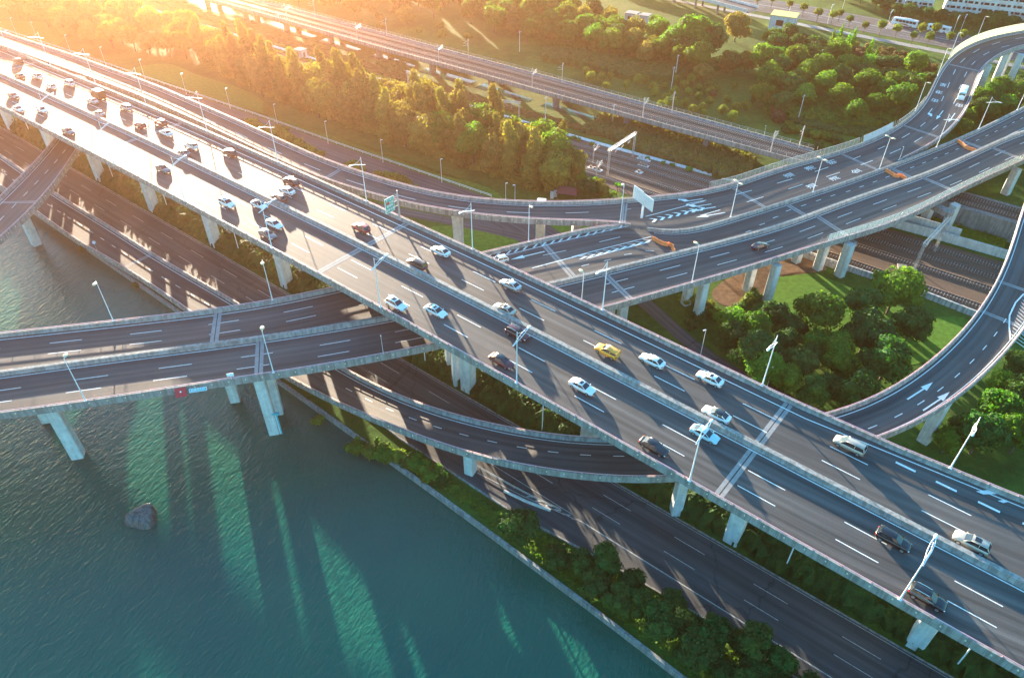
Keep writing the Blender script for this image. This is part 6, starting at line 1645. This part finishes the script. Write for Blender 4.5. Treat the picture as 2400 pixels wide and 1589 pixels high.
# ------------------------------------------------------------------ signs, barriers, buildings, rock
def text_mesh(s, size, mat, parent, mtx, name='lettering', ext=0.01):
    cu = bpy.data.curves.new(name, 'FONT'); cu.body = s; cu.size = size; cu.align_x = 'CENTER'; cu.align_y = 'CENTER'; cu.extrude = ext; cu.resolution_u = 2
    o = bpy.data.objects.new(name, cu); COL.objects.link(o); bpy.context.view_layer.update()
    me = bpy.data.meshes.new_from_object(o.evaluated_get(bpy.context.evaluated_depsgraph_get())); bpy.data.objects.remove(o)
    me.materials.clear(); me.materials.append(mat); me.transform(mtx)
    q = bpy.data.objects.new(name, me); COL.objects.link(q); q.parent = parent; return q
def basis(x, y, z, p):
    m = Matrix((x, y, z)).transposed().to_4x4(); m.translation = p; return m
UPV = Vector((0, 0, 1))
M['sign_green'] = plain('sign_green', (.02, .36, .27), .35, var=.04); M['sign_red'] = plain('sign_red', (.55, .01, .02), .4, var=.04); M['sign_teal'] = plain('sign_teal', (.03, .40, .46), .4, var=.04); M['sign_white'] = plain('sign_white', (.8, .8, .8), .4, var=.03)
# green direction sign on a pole by the far parapet
p = at(fine(800, 250)(812, 1560), zmx(*at(fine(800, 250)(812, 1560), 24.5).xy) + .8)
sg = empty('road_sign', p); sg.scale = (.88, .88, .88); tag(sg, 'green road sign with white characters on a grey pole at the far parapet', 'road sign')
mb = MB(); mb.tube([(0, 0, -.1), (0, 0, 8.2)], .26, 10, r1=.2); mb.build('pole', M['galv'], sg)
x = DN; nrm = DS           # faces the oncoming stream
cen = -DN * 2.9 + UPV * 5.4
mb = MB(); rot = Matrix((x, UPV, nrm)).transposed(); mb.box(cen, (1.55, 2.05, .06), rot); mb.build('border', M['sign_white'], sg)
mb = MB(); mb.box(cen + nrm * .05, (1.44, 1.94, .03), rot); pn = mb.build('panel', M['sign_green'], sg)
for z_ in (4.1, 5.4, 6.7):
    mb = MB(); mb.tube([(0, 0, z_), tuple(-DN * 1.4 + UPV * (z_ + (.2 if z_ > 5 else 0)))], .07, 6); mb.build('bracket', M['galv'], sg)
for k, (tx, sz, dz, dx) in enumerate((('下一出口', .62, 1.45, 0), ('大道', .72, .62, .55), ('星港街', .72, -.22, 0), ('东环大道', .72, -1.28, 0))):
    text_mesh(tx, sz, M['sign_white'], sg, basis(x, UPV, nrm, cen + nrm * .10 + UPV * dz + x * dx))
mb = MB(); mb.box(cen + nrm * .09 + UPV * .62 - x * .62, (.5, .30, .012), rot); mb.build('red_block', M['sign_red'], sg)
# billboard seen from behind
p = at(c12(1800, 1525), lambda x, y: zu(x, y) + .5); p.z -= .4
bb = empty('billboard', p); bb.scale = (.86, .86, .86); tag(bb, 'pale lattice back of a billboard on one thick pole at the ramp nose', 'billboard')
mb = MB(); mb.tube([(0, 0, 0), (0, 0, 5.2)], .34, 12); mb.build('pole', M['steel'], bb)
a_ = Vector((.47, -.883, 0)); b_2 = Vector((-.883, -.47, 0)); c_ = Vector((0, 0, 6.6)) + b_2 * .4
mb = MB(); rot = Matrix((a_, UPV, b_2)).transposed(); mb.box(c_ - a_ * 2.4, (2.35, 2.0, .10), rot); mb.box(c_ + a_ * 2.4 - UPV * .15, (2.4, 1.9, .10), rot); mb.build('panel', M['billb'] if 'billb' in M else M['noise_panel'], bb)
mb = MB()
for k in range(-4, 5): mb.box(c_ + a_ * k * 1.08 + b_2 * .2, (.05, 1.85, .06), rot)
for k in range(-3, 4): mb.box(c_ + UPV * k * .56 + b_2 * .26, (4.4, .05, .06), rot)
mb.build('frame', M['steel'], bb)
# navigation signs on the cross viaduct over the river
u_, v_ = LOW.locate(at(a01(1250, 1120), lambda x, y: zc(x, y) + .3)); e_ = LOW.st(u_)[1]; t_2, x_2 = LOW.dirs(u_)
ns = empty('navigation_sign', e_ + x_2 * .45); tag(ns, 'square red sign with a white dot hung on the cross viaduct above the river', 'sign')
rot = Matrix((t_2, (UPV * .8 + x_2 * -.6).normalized(), (x_2 * .8 + UPV * .6).normalized())).transposed()
mb = MB(); mb.box((0, 0, 0), (1.0, 1.0, .06), rot); mb.build('panel', M['sign_red'], ns)
mb = MB(); mb.tube([rot @ Vector((0, -.05, .05)), rot @ Vector((0, -.05, .09))], .16, 10); mb.build('white_dot', M['sign_white'], ns)
np_ = empty('name_plate', e_ + t_2 * 3.0 + x_2 * .5 - UPV * .1); tag(np_, 'long teal name plate with white characters beside the red sign over the river', 'sign')
mb = MB(); mb.box((0, 0, 0), (1.55, .36, .05), rot); mb.build('border', M['sign_white'], np_)
mb = MB(); mb.box(rot @ Vector((0, 0, .03)), (1.47, .29, .04), rot); mb.build('panel', M['sign_teal'], np_)
text_mesh('斜塘河大桥', .5, M['sign_white'], np_, basis(rot.col[0], rot.col[1], rot.col[2], rot @ Vector((0, 0, .075))))
p = at(a01(1950, 1440), WATER); dp = empty('depth_gauge', p); tag(dp, 'teal and white water gauge with a cap standing against the river pier', 'gauge')
mb = MB(); mb.box((.16, 0, 2.6), (.14, .05, 3.0)); mb.build('teal_board', M['sign_teal'], dp); mb = MB(); mb.box((-.06, -.02, 2.6), (.07, .05, 3.0)); mb.build('white_edge', M['sign_white'], dp); mb = MB(); mb.box((0, 0, 5.9), (.75, .3, .22)); mb.build('cap', M['sign_teal'], dp)
u_, v_ = LOW.locate(at(a01(1605, 1062), lambda x, y: zc(x, y) + .9)); e_ = LOW.st(u_)[1]; t_2, x_2 = LOW.dirs(u_)
wb = empty('notice_board', e_ + UPV * .85); tag(wb, 'small blank white board standing on the cross viaduct parapet over the river', 'sign')
mb = MB(); mb.tube([(0, 0, 0), (0, 0, .8)], .06, 6); mb.build('post', M['steel'], wb); mb = MB(); mb.box((0, 0, 1.0), (.62, .04, .38), Matrix.Rotation(math.atan2(t_2.y, t_2.x), 3, 'Z')); mb.build('panel', M['sign_white'], wb)
p = at(a01(682, 188), zr); rs = empty('round_sign', Vector((p.x, p.y, 3.0))); tag(rs, 'round grey sign on a short post on the riverside ramp parapet', 'sign')
mb = MB(); mb.tube([(0, 0, 0), (0, 0, 2.6)], .05, 6); mb.build('post', M['galv'], rs); mb = MB(); d_ = Vector((.35, -.75, .55)).normalized(); mb.tube([Vector((0, 0, 2.7)) - d_ * .03, Vector((0, 0, 2.7)) + d_ * .03], .45, 16); mb.build('disc', M['galv'], rs)
# orange water barriers across the closed middle carriageway
M['orange_plastic'] = plain('orange_plastic', (.80, .22, .06), .5, var=.1)
def barrier(p, rz, label, group):
    mb = MB(); mb.sweep([[Vector((xx, y, z)) for y, z in ((-.3, 0), (-.3, .15), (-.14, .4), (-.12, .9), (.12, .9), (.14, .4), (.3, .15), (.3, 0))] for xx in (-.85, .85)])
    mb.box((0, 0, .94), (.25, .06, .05)); o = mb.build('barrier_block', M['orange_plastic'], loc=p); o.rotation_euler = (0, 0, rz); tag(o, label, 'barrier', group)
for line_, lb in (((c2000(480, 900), c2000(540, 935), c2000(600, 965), c2000(650, 955), c2000(700, 985)), 'orange plastic barrier block in the row right of the nearer twin-headed lamp'), ((c2000(1475, 495), c2000(1520, 525), c2000(1550, 555), c2000(1580, 575), c2000(1655, 600)), 'orange plastic barrier block in the farthest row, near the fork'), ((a11(2175, 92), a11(2210, 112), a11(2245, 125), a11(2285, 132), a11(2305, 162)), 'orange plastic barrier block in the nearest row by the chevron nose')):
    ps = [at(q, lambda x, y: zc(x, y) + .4) for q in line_]
    for i, p in enumerate(ps):
        n_ = ps[min(i + 1, 4)] - ps[max(i - 1, 0)]; barrier(Vector((p.x, p.y, p.z - .38)), math.atan2(n_.y, n_.x), lb, lb.replace('barrier block in', 'barriers of'))
# painted characters on the upper carriageway
def road_text(ch, q, rd, zf, h=3.4, w=2.0):
    p = at(q, zf); u, v = rd.locate(p); t, x = rd.dirs(u); c = rd.pos(u, v, .03)
    # read by drivers coming down toward the fork: tops point along travel
    xx = x * -1.0; yy = t * -1.0
    m = basis(xx * (w / 1.0), yy * (h / 1.0), UPV, c)
    o = text_mesh(ch, 1.15, M['paint'], cross, m, 'road_lettering', 0.0)
for ch, q in (('明', c1600(2080, 770)), ('港', c1600(1775, 855)), ('道', c1600(1480, 955)), ('金', c2000(40, 900)), ('清', c1600(2110, 1000)), ('道', c1600(1795, 1105))): road_text(ch, q, UPP, zu)
for ch, q in (('星', c2000t(1245, 1178)), ('港', c2000t(1190, 1280)), ('街', c2000t(1130, 1395)), ('街', c2000t(1470, 1462))): road_text(ch, q, UPP, zu, 3.0, 2.2)
# buildings
M['plaster'] = plain('plaster', (.66, .62, .59), .85, var=.08, vscale=.5); M['roofgrass'] = plain('roof_straw', (.50, .40, .14), .95, var=.3); M['redroof'] = plain('red_roof', (.16, .03, .03), .7); M['winframe'] = plain('window_frame', (.5, .52, .53), .5)
def flats(p, rz, nb, ns, depth, label):
    r = empty('apartment_block', p, rz); tag(r, label, 'apartment block'); bw, sh = 7.2, 2.9; Lb, Hb = nb * bw, ns * sh
    mb = MB(); mb.box((Lb / 2, depth / 2, Hb / 2), (Lb / 2, depth / 2, Hb / 2)); mb.build('wall', M['plaster'], r)
    mb = MB(); mb.box((Lb / 2, depth / 2, Hb + .25), (Lb / 2 + .4, depth / 2 + .4, .25)); mb.build('roof', M['concrete'], r)
    for i in range(nb):
        for j in range(ns):
            for k, (cx, w_) in enumerate(((1.1, 1.1), (3.2, 2.1), (5.9, 1.6))):
                x, z = i * bw + cx, j * sh + 1.55
                if k == 1:
                    mb = MB(); mb.sweep([[Vector((x - w_ * .62, -.02, z + a)), Vector((x - w_ * .5, -.95, z + a)), Vector((x + w_ * .5, -.95, z + a)), Vector((x + w_ * .62, -.02, z + a))] for a in (-1.35, -.45)]); o = mb.build('balcony', M['plaster'], r)
                    mb = MB(); mb.box((x, -.5, z + .15), (w_ * .5, .42, .55)); mb.build('pane', M['glass'], o)
                    mb = MB(); mb.box((x, -.48, z + .76), (w_ * .56, .50, .05)); mb.build('canopy', M['plaster'], o)
                elif (i * ns + j) < 33:
                    mb = MB(); mb.box((x, -.02, z), (w_ / 2, .08, .62)); o = mb.build('window', M['winframe'], r)
                    mb = MB(); mb.box((x, -.07, z), (w_ / 2 - .07, .06, .55)); mb.build('pane', M['glass'], o)
    return r
pb = at(c2000t(1235, 215), 0); flats(pb, YAW + R(15), 6, 7, 12, 'long pale apartment block with balconies behind the trees in the top right corner')
pb2 = at(c2000t(440, 130), 0); flats(pb2, YAW + R(15), 3, 6, 12, 'smaller pale apartment block left of the long one, mostly behind trees')
def house(q, w_, d_, h_, rz, label, roof='concrete', door=True, z=0.0):
    p = at(q, z); r = empty('house', p, rz); tag(r, label, 'house')
    mb = MB(); mb.box((0, 0, h_ / 2), (w_ / 2, d_ / 2, h_ / 2)); mb.build('wall', M['whitewash'], r)
    mb = MB(); mb.box((0, 0, h_ + .12), (w_ / 2 + .25, d_ / 2 + .25, .12)); mb.box((0, 0, h_ + .26), (w_ / 2 - .1, d_ / 2 - .1, .03)); mb.build('roof', M[roof], r)
    mb = MB(); mb.box((w_ / 2 + .02, 0, h_ * .45), (.05, d_ * .16, h_ * .30)); mb.box((-w_ * .1, -d_ / 2 - .02, h_ * .55), (w_ * .14, .05, h_ * .2)); mb.build('window', M['glass'], r)
    return r
house(a20(690, 200), 12, 9.5, 6.5, YAW + R(12), 'white house with a straw-yellow flat roof between the wood and the avenue', 'roofgrass')
house(a10(2015, 150), 6, 5, 4, YAW + R(10), 'small white hut in the wood gap, left of two')
house(a10(2105, 165), 4.5, 5, 4, YAW + R(10), 'small white hut in the wood gap, right of two, with ivy roof')
house(fine(500, 0)(1225, 800), 4, 3.2, 3.4, YAW + R(5), 'little white trackside hut in the glare by the ground tracks')
p = at(c12(770, 1215), 1.5); sh = empty('shelter', Vector((p.x, p.y, 0)), R(-15)); tag(sh, 'open shelter with a dark red pitched roof at the end of the tree belt', 'shelter')
mb = MB(); mb.raw([(-3.2, -2.4, 2.6), (3.2, -2.4, 2.6), (3.2, 2.4, 2.6), (-3.2, 2.4, 2.6), (-2.2, 0, 4.0), (2.2, 0, 4.0)], [(0, 1, 5, 4), (2, 3, 4, 5), (1, 2, 5), (3, 0, 4), (3, 2, 1, 0)]); mb.build('roof', M['redroof'], sh)
for sx in (-1, 1):
    for sy in (-1, 1):
        mb = MB(); mb.tube([(sx * 2.7, sy * 2.0, 0), (sx * 2.7, sy * 2.0, 2.65)], .12, 6); mb.build('post', M['bark'], sh)
for q in (c12(600, 1220), c12(553, 1240)):
    p = at(q, .8); mb = MB(); mb.box((0, 0, 1.1), (.5, .35, 1.1)); o = mb.build('gate_pillar', M['whitewash'], loc=(p.x, p.y, 0)); tag(o, 'squat white pillar at the gate left of the red-roofed shelter', 'pillar', 'white gate pillars')
# road bridge in the far corner
rb = empty('road_bridge'); tag(rb, 'grey road bridge with a plain parapet at the top edge left of the avenue', 'bridge')
pa = [at(a20(X, Y), 5.5) for X, Y in ((-60, -55), (130, -5), (300, 42), (500, 95))]; pf = [p + Vector((4, 9.5, 0)) for p in pa]
RB = Road(ext(pf, 60), ext(pa, 60), 4.0)
deck_body(RB, rb, M['concrete'], 1.4, 1.5); road_surface(RB, 'road_surface', M['asphalt_old'], rb); parapet(RB, 'R', rb, M['concrete_pale'], studs=False); parapet(RB, 'L', rb, M['concrete_pale'], studs=False)
for u in range(20, int(RB.len) - 8, 14):
    for rt_ in (True, False): pier(rb, RB.pos(u, 1.6, 0, rt_), 4.2, (.9, .9), YAW, M['concrete_dark'])
# the rounded rock in the river
p = at(a02(985, 445), -.4); mb = MB(); rr = random.Random(3)
vs = []; nR = 30
sts = []
for z_, k in ((-1.8, 1.06), (-.9, 1.05), (-.5, 1.0), (.15, .95), (.55, .84), (.78, .58), (.86, .2)):
    st_ = []
    for i in range(nR):
        a = 2 * math.pi * i / nR; rad = 2.35 * (1 + .17 * math.cos(3 * (a - R(75)))) * k
        st_.append(Vector((p.x + rad * math.cos(a) * 1.1 + (1 - k) * .9, p.y + rad * math.sin(a) * .95 + (1 - k) * 1.0, z_ + .22 * math.sin(a + .6) * (1 - k))))
    sts.append(st_)
mb.sweep(sts); M['stone'] = concrete('wet_stone', (.13, .125, .12), .8, .6); rock = mb.build('rock', M['stone'], smooth=True); tag(rock, 'rounded three-cornered grey rock standing alone in the river', 'rock')
# paint belongs to the road surface it lies on: merge the markings into that part
def merge_into(dst, src):
    bm = bmesh.new(); bm.from_mesh(dst.data); n0 = len(dst.data.materials)
    me = src.data
    bm2 = bmesh.new(); bm2.from_mesh(me)
    for f in bm2.faces: f.material_index += n0
    tmp = bpy.data.meshes.new('tmp'); bm2.to_mesh(tmp); bm2.free()
    bm.from_mesh(tmp); bpy.data.meshes.remove(tmp)
    for m in me.materials: dst.data.materials.append(m)
    bm.to_mesh(dst.data); bm.free()
    bpy.data.objects.remove(src)
for rt_o in (expressway, cross, ramp_r, slip):
    kids = list(rt_o.children)
    surf = [k for k in kids if k.name.startswith('road_surface')]
    for i, mk_o in enumerate([k for k in kids if k.name.startswith('road_marking') or k.name.startswith('road_lettering') or k.name.startswith('expansion_joint')]):
        merge_into(surf[0], mk_o)
for rt_o in [o for o in COL.objects if o.type == 'EMPTY' and o.parent is None and o.get('unused')]:
    for ch in list(rt_o.children): bpy.data.objects.remove(ch)
    bpy.data.objects.remove(rt_o)
# ------------------------------------------------------------------ haze
hz = bpy.data.materials.new('haze'); hz.use_nodes = True; t = hz.node_tree
for n in list(t.nodes):
    if n.type == 'BSDF_PRINCIPLED': t.nodes.remove(n)
pv = t.nodes.new("ShaderNodeVolumePrincipled"); pv.inputs["Color"].default_value = (1.0, .50, .29, 1)
pv.inputs["Density"].default_value = 0.0002; pv.inputs["Anisotropy"].default_value = 0.85
t.links.new(pv.outputs[0], t.nodes["Material Output"].inputs["Volume"])
mb = MB(); mb.box((0, 250, 56), (1760, 1520, 61)); tag(mb.build('haze', hz), kind='stuff')
